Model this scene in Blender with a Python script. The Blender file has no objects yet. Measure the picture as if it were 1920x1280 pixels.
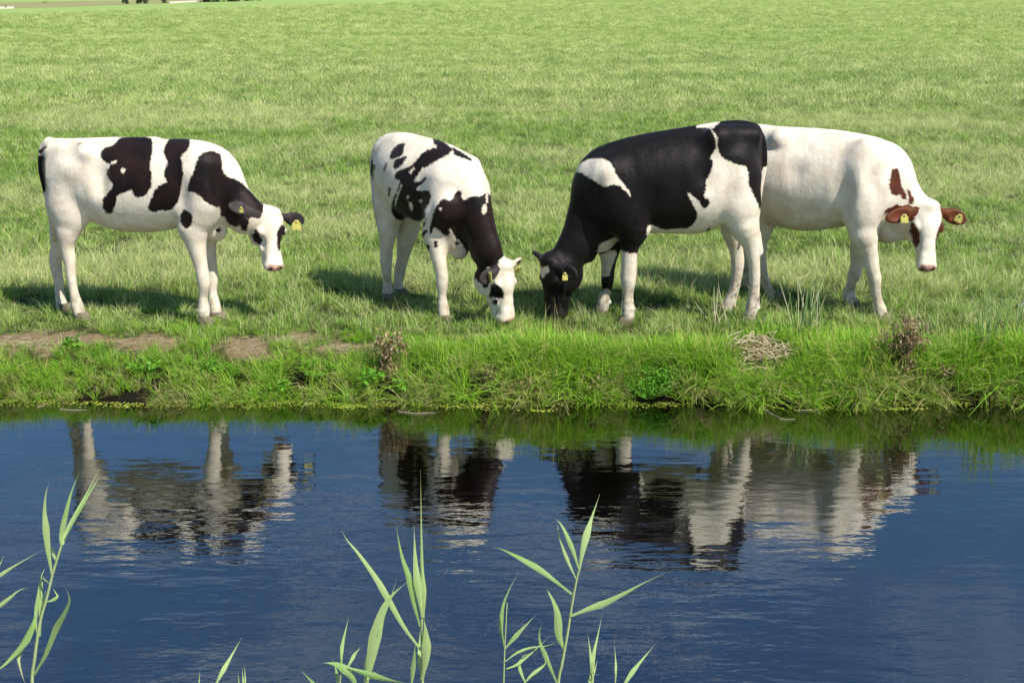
import bpy, bmesh, math, random
import numpy as np
from mathutils import Vector, Matrix

R = math.radians
rng = np.random.default_rng(7)
random.seed(7)
scene = bpy.context.scene
COL = scene.collection

# ------------------------------------------------------------------ camera, sky, sun, exposure
CAM_H = 2.17            # metres above the meadow
FPX = 2300.0            # focal length in pixels of the 1920 px wide photograph
PITCH = math.atan(655.0 / FPX)
WATER_Z = -0.25
SUN_DIR = Vector((0.58, -0.54, 1.0)).normalized()   # towards the sun

cam_d = bpy.data.cameras.new('camera')
cam_d.sensor_width = 36.0
cam_d.lens = FPX * 36.0 / 1920.0
cam_d.clip_start = 0.05
cam_d.clip_end = 6000
cam = bpy.data.objects.new('camera', cam_d)
COL.objects.link(cam)
cam.location = (0, 0, CAM_H)
cam.rotation_euler = (math.pi / 2 - PITCH, 0, 0)
scene.camera = cam

world = bpy.data.worlds.new('World')
scene.world = world
world.use_nodes = True
wn = world.node_tree.nodes
wl = world.node_tree.links
wn.clear()
wo = wn.new('ShaderNodeOutputWorld')
bg = wn.new('ShaderNodeBackground')
sky = wn.new('ShaderNodeTexSky')
sky.sky_type = 'NISHITA'
sky.sun_disc = False
sky.sun_elevation = math.asin(SUN_DIR.z)
sky.sun_rotation = math.atan2(SUN_DIR.x, SUN_DIR.y)
sky.air_density = 1.0
sky.dust_density = 0.25
sky.ozone_density = 1.6
bg.inputs['Strength'].default_value = 0.092
# thin high cloud
wtc = wn.new('ShaderNodeTexCoord')
wmap = wn.new('ShaderNodeMapping')
wmap.inputs['Scale'].default_value = (1.3, 1.3, 5.5)
wmap.inputs['Location'].default_value = (2.3, 0.4, 1.2)
wno = wn.new('ShaderNodeTexNoise')
wno.inputs['Scale'].default_value = 3.4
wno.inputs['Detail'].default_value = 7
wno.inputs['Roughness'].default_value = 0.6
wrp = wn.new('ShaderNodeMapRange')
wrp.inputs['From Min'].default_value = 0.50
wrp.inputs['From Max'].default_value = 0.78
wrp.inputs['To Max'].default_value = 0.5
wmx = wn.new('ShaderNodeMix')
wmx.data_type = 'RGBA'
wmx.inputs['B'].default_value = (8.0, 8.3, 8.6, 1)
wl.new(wtc.outputs['Generated'], wmap.inputs['Vector'])
wl.new(wmap.outputs['Vector'], wno.inputs['Vector'])
wl.new(wno.outputs['Fac'], wrp.inputs['Value'])
wl.new(wrp.outputs['Result'], wmx.inputs['Factor'])
whs = wn.new('ShaderNodeHueSaturation')
whs.inputs['Saturation'].default_value = 1.2
wl.new(sky.outputs['Color'], whs.inputs['Color'])
wl.new(whs.outputs['Color'], wmx.inputs['A'])
wl.new(wmx.outputs['Result'], bg.inputs['Color'])
wl.new(bg.outputs['Background'], wo.inputs['Surface'])

sun_d = bpy.data.lights.new('sun', 'SUN')
sun_d.energy = 5.0
sun_d.angle = R(0.53)
sun_d.color = (1.0, 0.95, 0.86)
sun = bpy.data.objects.new('sun', sun_d)
COL.objects.link(sun)
sun.rotation_euler = SUN_DIR.to_track_quat('Z', 'Y').to_euler()
sun.location = (4, -6, 12)

vs = scene.view_settings
vs.view_transform = 'Standard'
vs.look = 'None'
vs.gamma = 1.0
vs.use_curve_mapping = False
vs.exposure = 0.55
scene.cycles.max_bounces = 8
scene.cycles.transparent_max_bounces = 8
scene.cycles.use_denoising = True

# ------------------------------------------------------------------ camera geometry helpers (used to measure the photograph)
CF = np.array([0, math.cos(PITCH), -math.sin(PITCH)])
CU = np.array([0, math.sin(PITCH), math.cos(PITCH)])
CR = np.array([1.0, 0, 0])
CO = np.array([0, 0, CAM_H])


def ray(px, py):
    return CF + (px - 960.0) / FPX * CR - (py - 640.0) / FPX * CU


def at(px, py, Y):
    """point of the vertical plane at distance Y that the photo shows at (px, py), and metres per pixel there"""
    d = ray(px, py)
    t = Y / d[1]
    return CO + d * t, t / FPX


def ground_at(px, py, z=0.0):
    d = ray(px, py)
    t = (z - CAM_H) / d[2]
    return CO + d * t


def project(P):
    q = P - CO
    t = q @ CF
    return np.stack([960 + FPX * (q @ CR) / t, 640 - FPX * (q @ CU) / t], -1)


def vnoise(x, y, scale, seed=0):
    """smooth lattice noise 0..1"""
    x = np.asarray(x, float) / scale + 1000.5
    y = np.asarray(y, float) / scale + 1000.5
    xi = np.floor(x).astype(np.int64)
    yi = np.floor(y).astype(np.int64)
    fx, fy = x - xi, y - yi
    fx, fy = fx * fx * (3 - 2 * fx), fy * fy * (3 - 2 * fy)

    def h(a, b):
        n = (a * 374761393 + b * 668265263 + seed * 982451653) & 0x7fffffff
        n = ((n ^ (n >> 13)) * 1274126177) & 0x7fffffff
        return ((n ^ (n >> 16)) & 0xffff) / 65535.0
    return ((h(xi, yi) * (1 - fx) + h(xi + 1, yi) * fx) * (1 - fy)
            + (h(xi, yi + 1) * (1 - fx) + h(xi + 1, yi + 1) * fx) * fy)


# ------------------------------------------------------------------ object helpers
def tag(o, label=None, cat=None, group=None, kind=None):
    if label: o['label'] = label
    if cat: o['category'] = cat
    if group: o['group'] = group
    if kind: o['kind'] = kind
    return o


def empty(name, loc, parent=None):
    o = bpy.data.objects.new(name, None)
    COL.objects.link(o)
    o.location = loc
    o.empty_display_size = 0.2
    return o


def mesh_obj(name, verts, faces, mat, parent=None, smooth=True, attrs=None, mats=None, midx=None, link=True):
    me = bpy.data.meshes.new(name)
    me.from_pydata([tuple(map(float, v)) for v in verts], [], [tuple(map(int, f)) for f in faces])
    return finish_mesh(name, me, mat, parent, smooth, attrs, link)


def quad_mesh(name, V, Q, mat, parent=None, attrs=None, smooth=True, link=True):
    """fast mesh from numpy arrays; Q is (n,4) or (n,3)"""
    me = bpy.data.meshes.new(name)
    V = np.asarray(V, np.float32)
    Q = np.asarray(Q, np.int32)
    n, k = Q.shape
    me.vertices.add(len(V))
    me.vertices.foreach_set('co', V.ravel())
    me.loops.add(n * k)
    me.loops.foreach_set('vertex_index', Q.ravel())
    me.polygons.add(n)
    me.polygons.foreach_set('loop_start', np.arange(0, n * k, k, dtype=np.int32))
    me.update(calc_edges=True)
    return finish_mesh(name, me, mat, parent, smooth, attrs, link)


def finish_mesh(name, me, mat, parent, smooth, attrs, link=True):
    for k, a in (attrs or {}).items():
        at_ = me.attributes.new(k, 'FLOAT', 'POINT')
        at_.data.foreach_set('value', np.asarray(a, np.float32))
    me.polygons.foreach_set('use_smooth', [smooth] * len(me.polygons))
    me.materials.append(mat)
    me.validate()
    o = bpy.data.objects.new(name, me)
    if link:
        COL.objects.link(o)
    if parent is not None:
        o.parent = parent
        me.transform(Matrix.Translation(-parent.location))
    return o


# ------------------------------------------------------------------ material helpers
class NT:
    def __init__(self, name):
        self.m = bpy.data.materials.new(name)
        self.m.use_nodes = True
        self.n = self.m.node_tree.nodes
        self.l = self.m.node_tree.links
        self.n.clear()
        self.out = self.n.new('ShaderNodeOutputMaterial')

    def node(self, t, **kw):
        nd = self.n.new('ShaderNode' + t)
        for k, v in kw.items():
            if k in nd.inputs:
                self.set(nd.inputs[k], v)
            else:
                setattr(nd, k, v)
        return nd

    def set(self, sock, v):
        if isinstance(v, bpy.types.NodeSocket):
            self.l.new(v, sock)
        else:
            if isinstance(v, tuple) and len(v) == 3 and sock.type == 'RGBA':
                v = v + (1,)
            sock.default_value = v

    def mix(self, f, a, b):
        nd = self.n.new('ShaderNodeMix')
        nd.data_type = 'RGBA'
        self.set(nd.inputs['Factor'], f)
        self.set(nd.inputs['A'], a)
        self.set(nd.inputs['B'], b)
        return nd.outputs['Result']

    def math(self, op, a, b=0.0, c=0.0, clamp=False):
        nd = self.n.new('ShaderNodeMath')
        nd.operation = op
        nd.use_clamp = clamp
        self.set(nd.inputs[0], a)
        self.set(nd.inputs[1], b)
        self.set(nd.inputs[2], c)
        return nd.outputs[0]

    def rng(self, v, a, b, c=0.0, d=1.0):
        nd = self.n.new('ShaderNodeMapRange')
        self.set(nd.inputs['Value'], v)
        for k, x in (('From Min', a), ('From Max', b), ('To Min', c), ('To Max', d)):
            self.set(nd.inputs[k], x)
        return nd.outputs['Result']

    def noise(self, scale, vec=None, detail=3, rough=0.55, sc=None):
        nd = self.n.new('ShaderNodeTexNoise')
        nd.inputs['Scale'].default_value = scale
        nd.inputs['Detail'].default_value = detail
        nd.inputs['Roughness'].default_value = rough
        if vec is None:
            vec = self.pos()
        if sc is not None:
            mp = self.n.new('ShaderNodeMapping')
            mp.inputs['Scale'].default_value = sc
            self.l.new(vec, mp.inputs['Vector'])
            vec = mp.outputs['Vector']
        self.l.new(vec, nd.inputs['Vector'])
        return nd.outputs['Fac']

    def pos(self):
        if not hasattr(self, '_pos'):
            self._pos = self.n.new('ShaderNodeNewGeometry')
        return self._pos.outputs['Position']

    def attr(self, name):
        nd = self.n.new('ShaderNodeAttribute')
        nd.attribute_name = name
        return nd.outputs['Fac']

    def bump(self, h, strength, dist, normal=None):
        nd = self.n.new('ShaderNodeBump')
        nd.inputs['Strength'].default_value = strength
        nd.inputs['Distance'].default_value = dist
        self.set(nd.inputs['Height'], h)
        if normal is not None:
            self.l.new(normal, nd.inputs['Normal'])
        return nd.outputs['Normal']

    def principled(self, **kw):
        nd = self.n.new('ShaderNodeBsdfPrincipled')
        for k, v in kw.items():
            self.set(nd.inputs[k.replace('_', ' ')], v)
        self.l.new(nd.outputs[0], self.out.inputs['Surface'])
        return nd


def simple_mat(name, c1, c2, scale=30, rough=0.7, bump=0.0, spec=0.3):
    t = NT(name)
    n = t.noise(scale)
    col = t.mix(t.rng(n, 0.3, 0.7), c1, c2)
    p = t.principled(Base_Color=col, Roughness=rough, Specular_IOR_Level=spec)
    if bump:
        t.l.new(t.bump(n, bump, 0.01), p.inputs['Normal'])
    return t.m


def blade_mat(name, green, light, dry, band=0.0, trans=0.4, noise_scale=1.2, hue=0.5):
    """grass / leaf material: every blade carries its own tint (0 fresh .. 1 dry); patches over metres"""
    t = NT(name)
    tint = t.attr('tint')
    oi = t.node('ObjectInfo').outputs['Random']
    n = t.noise(noise_scale, detail=3)
    f = t.math('ADD', t.math('MULTIPLY', t.rng(n, 0.3, 0.7), hue), t.math('MULTIPLY', oi, 0.35))
    base = t.mix(f, green, light)
    col = t.mix(t.rng(tint, 0.45, 0.95), base, dry)
    fine = t.mix(t.rng(tint, 0.0, 0.5, 0.0, 0.5), col, light)
    fine = t.mix(t.rng(tint, 0.45, 0.9), fine, dry)
    if band:      # broad greener swathes across the meadow
        bn = t.noise(.16, detail=4, sc=(.28, 1.5, 1))
        fine = t.mix(t.rng(bn, .50, .66, 0, band), fine, green)
    d = t.node('BsdfPrincipled')
    t.set(d.inputs['Base Color'], fine)
    d.inputs['Roughness'].default_value = 0.55
    d.inputs['Specular IOR Level'].default_value = 0.3
    tr = t.node('BsdfTranslucent')
    t.set(tr.inputs['Color'], fine)
    mx = t.node('MixShader')
    mx.inputs[0].default_value = trans
    t.l.new(d.outputs[0], mx.inputs[1])
    t.l.new(tr.outputs[0], mx.inputs[2])
    t.l.new(mx.outputs[0], t.out.inputs['Surface'])
    return t.m
# ------------------------------------------------------------------ the ground: far meadow, ditch bank, ditch bed and the near bank, one sheet
def edge_y(x):
    """where the far bank meets the water"""
    x = np.asarray(x, float)
    return 7.12 - 0.012 * x + 0.12 * (vnoise(x, 0 * x, 0.8, 3) - .5) + 0.10 * (vnoise(x, 0 * x, 0.28, 4) - .5)


def lip_y(x):
    """top of the bank"""
    x = np.asarray(x, float)
    return 7.12 - 0.012 * x + 0.33 + 0.20 * (vnoise(x, 0 * x, 1.3, 5) - .5) + 0.05 * np.clip(-x, 0, 3)


def ss(a, b, v):
    t = np.clip((v - a) / (b - a), 0, 1)
    return t * t * (3 - 2 * t)


def ground_z(x, y):
    x = np.asarray(x, float); y = np.asarray(y, float)
    e, l = edge_y(x), lip_y(x)
    meadow = 0.035 * (vnoise(x, y, 1.6, 8) - .5) * ss(8.6, 12, y) + 0.012 * (vnoise(x, y, 0.35, 9) - .5)
    slope = np.clip((y - e) / (l - e), 0, 1)
    bank = WATER_Z + (-0.03 - WATER_Z) * (1 - (1 - slope) ** 1.7) + 0.05 * (vnoise(x, y, .22, 10) - .5) * slope * (1 - slope) * 4
    z = np.where(y > l, -0.03 + 0.03 * ss(0, .45, y - l) + meadow * ss(0, .3, y - l), bank)
    # bed and near bank
    bed = WATER_Z - 0.55 * ss(0, 1.0, e - y)
    ny = 2.75 + 0.25 * (vnoise(x, 0 * x + 9, 1.1, 12) - .5)
    nb = WATER_Z + (0.55 - WATER_Z) * ss(0, 1.3, ny - y) + 0.04 * (vnoise(x, y, .3, 13) - .5)
    bed = np.where(y < ny + .9, np.maximum(bed, WATER_Z - 0.55 * ss(0, .9, y - ny)), bed)
    z = np.where(y < e, bed, z)
    return np.where(y < ny, nb, z)


def axis(parts):
    out = []
    for a, b, st in parts:
        out += list(np.arange(a, b, st))
    return np.array(out + [parts[-1][1]])


gx = axis([(-900, -120, 60), (-120, -20, 8), (-20, -6, .5), (-6, 6, .045), (6, 20, .5), (20, 120, 8), (120, 900, 60)])
gy = axis([(-12, 1, .5), (1, 6.5, .1), (6.5, 8.2, .03), (8.2, 12, .12), (12, 40, .8), (40, 200, 8), (200, 1600, 100)])
GX, GY = np.meshgrid(gx, gy, indexing='ij')
GZ = ground_z(GX, GY)
V = np.stack([GX, GY, GZ], -1).reshape(-1, 3)
nI, nJ = GX.shape
ii, jj = np.meshgrid(np.arange(nI - 1), np.arange(nJ - 1), indexing='ij')
a = (ii * nJ + jj).ravel()
Q = np.stack([a, a + nJ, a + nJ + 1, a + 1], 1)

# bare trodden patches on the bank shoulder (left half)
BARE = [(60, 640, .36, .17), (-60, 642, .5, .16), (275, 643, .25, .13), (462, 648, .17, .15), (555, 636, .28, .10), (640, 652, .24, .07), (500, 668, .13, .07), (930, 632, .28, .035), (1440, 660, .16, .11)]


def gpt(px, py, z=None):
    """first point of the relief on the ray through a pixel"""
    if z is not None:
        return ground_at(px, py, z)
    d = ray(px, py)
    ys = np.arange(6.6, 14, .01)
    P = CO + d * (ys / d[1])[:, None]
    k = np.argmax(ground_z(P[:, 0], P[:, 1]) >= P[:, 2])
    return P[k] if k else ground_at(px, py, 0)


BAREW = [(gpt(px, py), rx, ry) for px, py, rx, ry in BARE]


def bare(x, y):
    b = np.zeros_like(np.asarray(x, float))
    for c, rx, ry in BAREW:
        wob = 0.9 * (vnoise(x, y, .12, 21) - .5) + 1.1 * (vnoise(x, y, .045, 22) - .5)
        b = np.maximum(b, 1.25 - np.hypot((x - c[0]) / rx, (y - c[1]) / ry) + wob)
    return np.clip(b * 2.2, 0, 1)


t = NT('meadow_ground')
pos = t.pos()
sep = t.node('SeparateXYZ')
t.l.new(pos, sep.inputs[0])
big = t.noise(0.09, detail=4, sc=(1, 2.4, 1))
mid = t.noise(0.7, detail=5)
fine = t.noise(26, detail=4, rough=0.7)
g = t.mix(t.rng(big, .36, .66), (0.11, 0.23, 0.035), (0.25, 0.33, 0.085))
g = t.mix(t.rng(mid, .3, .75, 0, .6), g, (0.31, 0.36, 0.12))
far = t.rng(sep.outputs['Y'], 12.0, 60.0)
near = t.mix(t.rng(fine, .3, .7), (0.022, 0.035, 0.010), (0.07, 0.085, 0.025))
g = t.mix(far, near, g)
soil = t.mix(t.rng(t.noise(40, detail=5, rough=.75), .35, .65), (0.12, 0.085, 0.045), (0.31, 0.24, 0.135))
soil = t.mix(t.rng(t.noise(300, detail=2, sc=(1, .25, 1)), .5, .75, 0, .6), soil, (0.42, 0.33, 0.2))
g = t.mix(t.attr('bare'), g, soil)
mudc = t.mix(t.rng(fine, .3, .7), (0.008, 0.006, 0.004), (0.020, 0.015, 0.009))
g = t.mix(t.rng(sep.outputs['Z'], -0.05, -0.14), g, mudc)
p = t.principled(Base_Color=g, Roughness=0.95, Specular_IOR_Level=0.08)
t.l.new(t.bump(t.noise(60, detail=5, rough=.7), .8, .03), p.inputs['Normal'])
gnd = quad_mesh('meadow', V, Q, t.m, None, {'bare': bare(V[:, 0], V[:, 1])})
tag(gnd, 'green meadow running back from the ditch to the horizon', kind='structure')

# ------------------------------------------------------------------ water of the ditch
t = NT('ditch_water')
pos = t.pos()
sepw = t.node('SeparateXYZ')
t.l.new(pos, sepw.inputs[0])
w1 = t.noise(4.2, detail=3, rough=.5, sc=(.55, 1.6, 1))
w2 = t.noise(13.0, detail=3, rough=.55, sc=(.5, 1.5, 1))
w3 = t.noise(40.0, detail=2, rough=.5, sc=(.55, 1.3, 1))
gust = t.rng(t.noise(.55, detail=3, sc=(.7, 1.3, 1)), .32, .66, .2, 1.4)
calm = t.rng(sepw.outputs['Y'], 5.4, 6.9, 1.0, .30)
amp = t.math('MULTIPLY', gust, calm)
hsum = t.math('ADD', t.math('MULTIPLY', w1, 0.7), t.math('ADD', t.math('MULTIPLY', w2, 0.20), t.math('MULTIPLY', w3, 0.028)))
hh = t.math('MULTIPLY', hsum, amp)
nrmw = t.bump(hh, 1.0, 0.0078)
lw = t.node('LayerWeight')
lw.inputs['Blend'].default_value = 0.5
t.l.new(nrmw, lw.inputs['Normal'])
frs = t.math('MULTIPLY_ADD', t.math('POWER', lw.outputs['Facing'], 5.0), 0.71, 0.29, clamp=True)
gl = t.node('BsdfGlossy')
gl.inputs['Roughness'].default_value = 0.0
gl.inputs['Color'].default_value = (.95, .985, .98, 1)
t.l.new(nrmw, gl.inputs['Normal'])
trn = t.node('BsdfTransparent')
trn.inputs['Color'].default_value = (0.40, 0.37, 0.30, 1)
mx = t.node('MixShader')
t.l.new(frs, mx.inputs[0])
t.l.new(trn.outputs[0], mx.inputs[1])
t.l.new(gl.outputs[0], mx.inputs[2])
t.l.new(mx.outputs[0], t.out.inputs['Surface'])
wv, wf = [], []
wx = np.linspace(-60, 60, 41)
for x in wx:
    wv += [(x, 1.2, WATER_Z), (x, 8.2, WATER_Z)]
for i in range(40):
    wf.append((2 * i, 2 * i + 2, 2 * i + 3, 2 * i + 1))
wat = mesh_obj('water', wv, wf, t.m)
tag(wat, 'dark blue rippled ditch water mirroring the cows', kind='structure')

# ------------------------------------------------------------------ far away: a second field beyond a shallow ditch line, a bare track, bushes
M_far = simple_mat('far_field_grass', (0.21, 0.31, 0.085), (0.26, 0.35, 0.11), .12, .95, 0, .1)
M_track = simple_mat('dry_reed_track', (0.30, 0.24, 0.13), (0.18, 0.22, 0.085), .35, .95, 0, .1)
M_pale = simple_mat('pale_sand', (0.60, 0.53, 0.42), (0.52, 0.45, 0.35), .5, .95, 0, .1)


def sheet(name, pix, z, mat, label):
    v = [ground_at(px, py, z) for px, py in pix]
    n = len(v)
    # a low bank with thickness, its sides running into the ground
    vv = v + [p_ - np.array([0, 0, z + .05]) for p_ in v]
    f = [tuple(range(n))] + [(i, n + i, n + (i + 1) % n, (i + 1) % n) for i in range(n)]
    o = mesh_obj(name, vv, f, mat, smooth=False)
    return tag(o, label, kind='structure')


sheet('far_field', [(-260, 38), (0, 29.5), (420, 18), (640, 9), (900, 3), (1300, -3), (1300, -12.5), (-260, -12.5)], .12, M_far, 'smooth pale green field far off at the top left')
sheet('dry_reed_track', [(-200, 22), (0, 15.5), (110, 13.5), (230, 8.5), (330, 6), (400, 1.5), (400, -3), (250, 1), (100, 3.5), (0, 5), (-200, 9)], .17, M_track, 'dry brown strip of land far off at the top left')
sheet('sand_path', [(-60, 17), (26, 15.5), (26, 12.5), (-60, 14)], .2, M_pale, 'pale sandy path at the far top left')
sheet('sand_path', [(318, 6.5), (374, 3.5), (374, 1.0), (318, 3.5)], .2, M_pale, 'pale sandy path far off between two dark bushes')
# ------------------------------------------------------------------ implicit-surface modelling of the cattle
def nrm(v):
    v = np.asarray(v, float)
    return v / (np.linalg.norm(v) + 1e-12)


class Cone:
    """tapered capsule, squashed along axis L by factor s"""
    def __init__(self, a, ra, b, rb, k=0.03, s=1.0, L=(0, 1, 0), g='body'):
        self.a, self.b = np.asarray(a, float), np.asarray(b, float)
        self.ra, self.rb, self.k, self.s, self.L, self.g = ra, rb, k, s, nrm(L), g
        self.sub = False

    def box(self):
        r = max(self.ra, self.rb)
        return np.minimum(self.a, self.b) - r, np.maximum(self.a, self.b) + r

    def sdf(self, p):
        a, b = self.a, self.b
        q = p - a
        ab = b - a
        if self.s != 1.0:
            q = q + ((self.s - 1) * (q @ self.L))[..., None] * self.L
            ab = ab + (self.s - 1) * (ab @ self.L) * self.L
        t = np.clip((q @ ab) / (ab @ ab + 1e-9), 0, 1)
        d = np.sqrt(((q - t[..., None] * ab) ** 2).sum(-1))
        return d - (self.ra + t * (self.rb - self.ra))


def spline(nodes, m=4):
    """Catmull-Rom through (position, radius) nodes"""
    A = np.array([np.append(p, r) for p, r in nodes])
    if len(A) < 3:
        return A
    E = np.concatenate([[2 * A[0] - A[1]], A, [2 * A[-1] - A[-2]]])
    out = []
    for i in range(1, len(A)):
        p0, p1, p2, p3 = E[i - 1], E[i], E[i + 1], E[i + 2]
        for t in np.arange(m) / m:
            out.append(0.5 * (2 * p1 + (p2 - p0) * t + (2 * p0 - 5 * p1 + 4 * p2 - p3) * t * t + (3 * p1 - p0 - 3 * p2 + p3) * t ** 3))
    out.append(A[-1])
    return np.array(out)


class Chain:
    """smooth tube through nodes, a union of tapered capsules without bulges at the nodes"""
    def __init__(self, nodes, k, s, L, g):
        A = spline(nodes)
        self.c = [Cone(a[:3], a[3], b[:3], b[3], k, s, L, g) for a, b in zip(A[:-1], A[1:])]
        self.k, self.g, self.sub = k, g, False

    def box(self):
        bs = [c.box() for c in self.c]
        return np.min([b[0] for b in bs], 0), np.max([b[1] for b in bs], 0)

    def sdf(self, p):
        d = self.c[0].sdf(p)
        for c in self.c[1:]:
            d = smin(d, c.sdf(p), 0.004)
        return d


class Ell:
    """ellipsoid with its own axes (rows of M)"""
    def __init__(self, c, r, M=np.eye(3), k=0.02, g='head', sub=False):
        self.c, self.r, self.M, self.k, self.g, self.sub = np.asarray(c, float), np.asarray(r, float), np.asarray(M, float), k, g, sub

    def box(self):
        m = self.r.max()
        return self.c - m, self.c + m

    def sdf(self, p):
        q = (p - self.c) @ self.M.T
        k0 = np.sqrt(((q / self.r) ** 2).sum(-1))
        k1 = np.sqrt(((q / self.r ** 2) ** 2).sum(-1)) + 1e-9
        return k0 * (k0 - 1) / k1


def smin(a, b, k):
    h = np.maximum(k - np.abs(a - b), 0) / k
    return np.minimum(a, b) - h * h * k * 0.25


def field(prims, h):
    lo = np.min([p.box()[0] for p in prims if not p.sub], 0) - 0.04
    hi = np.max([p.box()[1] for p in prims if not p.sub], 0) + 0.04
    n = np.ceil((hi - lo) / h).astype(int) + 1
    F = np.full(n, 9.0, np.float32)
    ax = [lo[i] + h * np.arange(n[i]) for i in range(3)]
    for p in [q for q in prims if not q.sub] + [q for q in prims if q.sub]:
        bl, bh = p.box()
        m = p.k + 2.5 * h
        i0 = np.clip(((bl - m - lo) / h).astype(int), 0, n)
        i1 = np.clip(((bh + m - lo) / h).astype(int) + 2, 0, n)
        P = np.stack(np.meshgrid(*[ax[i][i0[i]:i1[i]] for i in range(3)], indexing='ij'), -1)
        if isinstance(p, Chain):
            d = np.full(P.shape[:3], 9.0)
            for c in p.c:
                cl, ch = c.box()
                j0 = np.clip(((cl - m - lo) / h).astype(int) - i0, 0, None)
                j1 = np.maximum(np.minimum(((ch + m - lo) / h).astype(int) + 2 - i0, d.shape), 0)
                q = tuple(slice(j0[i], j1[i]) for i in range(3))
                d[q] = smin(d[q], c.sdf(P[q]), 0.004)
        else:
            d = p.sdf(P)
        sl = tuple(slice(i0[i], i1[i]) for i in range(3))
        if p.sub:
            F[sl] = -smin(-F[sl], d, p.k)
        else:
            F[sl] = smin(F[sl], d, p.k)
    return F, lo


def surface_nets(F, lo, h):
    s = F < 0
    nx, ny, nz = F.shape
    cs = [(i, j, k) for i in (0, 1) for j in (0, 1) for k in (0, 1)]
    sub = lambda A, c: A[c[0]:nx - 1 + c[0], c[1]:ny - 1 + c[1], c[2]:nz - 1 + c[2]]
    anyv = np.zeros((nx - 1, ny - 1, nz - 1), bool)
    allv = np.ones_like(anyv)
    for c in cs:
        v = sub(s, c)
        anyv |= v
        allv &= v
    idx = np.argwhere(anyv & ~allv)
    vid = np.full(anyv.shape, -1, np.int64)
    vid[tuple(idx.T)] = np.arange(len(idx))
    fv = {c: F[idx[:, 0] + c[0], idx[:, 1] + c[1], idx[:, 2] + c[2]].astype(float) for c in cs}
    acc = np.zeros((len(idx), 3))
    cnt = np.zeros(len(idx))
    for a in cs:
        for ax in range(3):
            if a[ax] == 0:
                b = list(a); b[ax] = 1; b = tuple(b)
                fa, fb = fv[a], fv[b]
                cr = (fa < 0) != (fb < 0)
                t = np.where(cr, fa / np.where(cr, fa - fb, 1), 0)
                pt = np.tile(np.array(a, float), (len(idx), 1))
                pt[:, ax] += t
                acc += pt * cr[:, None]
                cnt += cr
    V = lo + h * (idx + acc / cnt[:, None])
    quads = []
    for ax in range(3):
        u, w = [(1, 2), (2, 0), (0, 1)][ax]
        a = [slice(None)] * 3
        b = [slice(None)] * 3
        a[ax] = slice(0, -1)
        b[ax] = slice(1, None)
        sa, sb = s[tuple(a)], s[tuple(b)]
        e = np.argwhere(sa != sb)
        e = e[(e[:, u] > 0) & (e[:, w] > 0) & (e[:, u] < F.shape[u] - 1) & (e[:, w] < F.shape[w] - 1)]
        du = np.zeros(3, int); du[u] = 1
        dw = np.zeros(3, int); dw[w] = 1
        q = np.stack([vid[tuple((e - du - dw).T)], vid[tuple((e - dw).T)], vid[tuple(e.T)], vid[tuple((e - du).T)]], 1)
        flip = ~sa[tuple(e.T)]
        q[flip] = q[flip][:, ::-1]
        quads.append(q)
    Q = np.concatenate(quads)
    return V, Q[(Q >= 0).all(1)]


def poly_sd(P, poly):
    """signed distance of points to polygon, positive inside"""
    poly = np.asarray(poly, float)
    d = np.full(len(P), 1e9)
    ins = np.zeros(len(P), bool)
    for i in range(len(poly)):
        a, b = poly[i], poly[(i + 1) % len(poly)]
        ab = b - a
        t = np.clip(((P - a) @ ab) / (ab @ ab + 1e-9), 0, 1)
        d = np.minimum(d, np.hypot(*(P - a - t[:, None] * ab).T))
        c = ((a[1] > P[:, 1]) != (b[1] > P[:, 1]))
        xs = a[0] + (P[:, 1] - a[1]) / (b[1] - a[1] + 1e-12) * (b[0] - a[0])
        ins ^= c & (P[:, 0] < xs)
    return np.where(ins, d, -d)


def disc(x, y, r, n=10):
    return [(x + r * math.cos(2 * math.pi * i / n), y + r * math.sin(2 * math.pi * i / n)) for i in range(n)]


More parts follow.
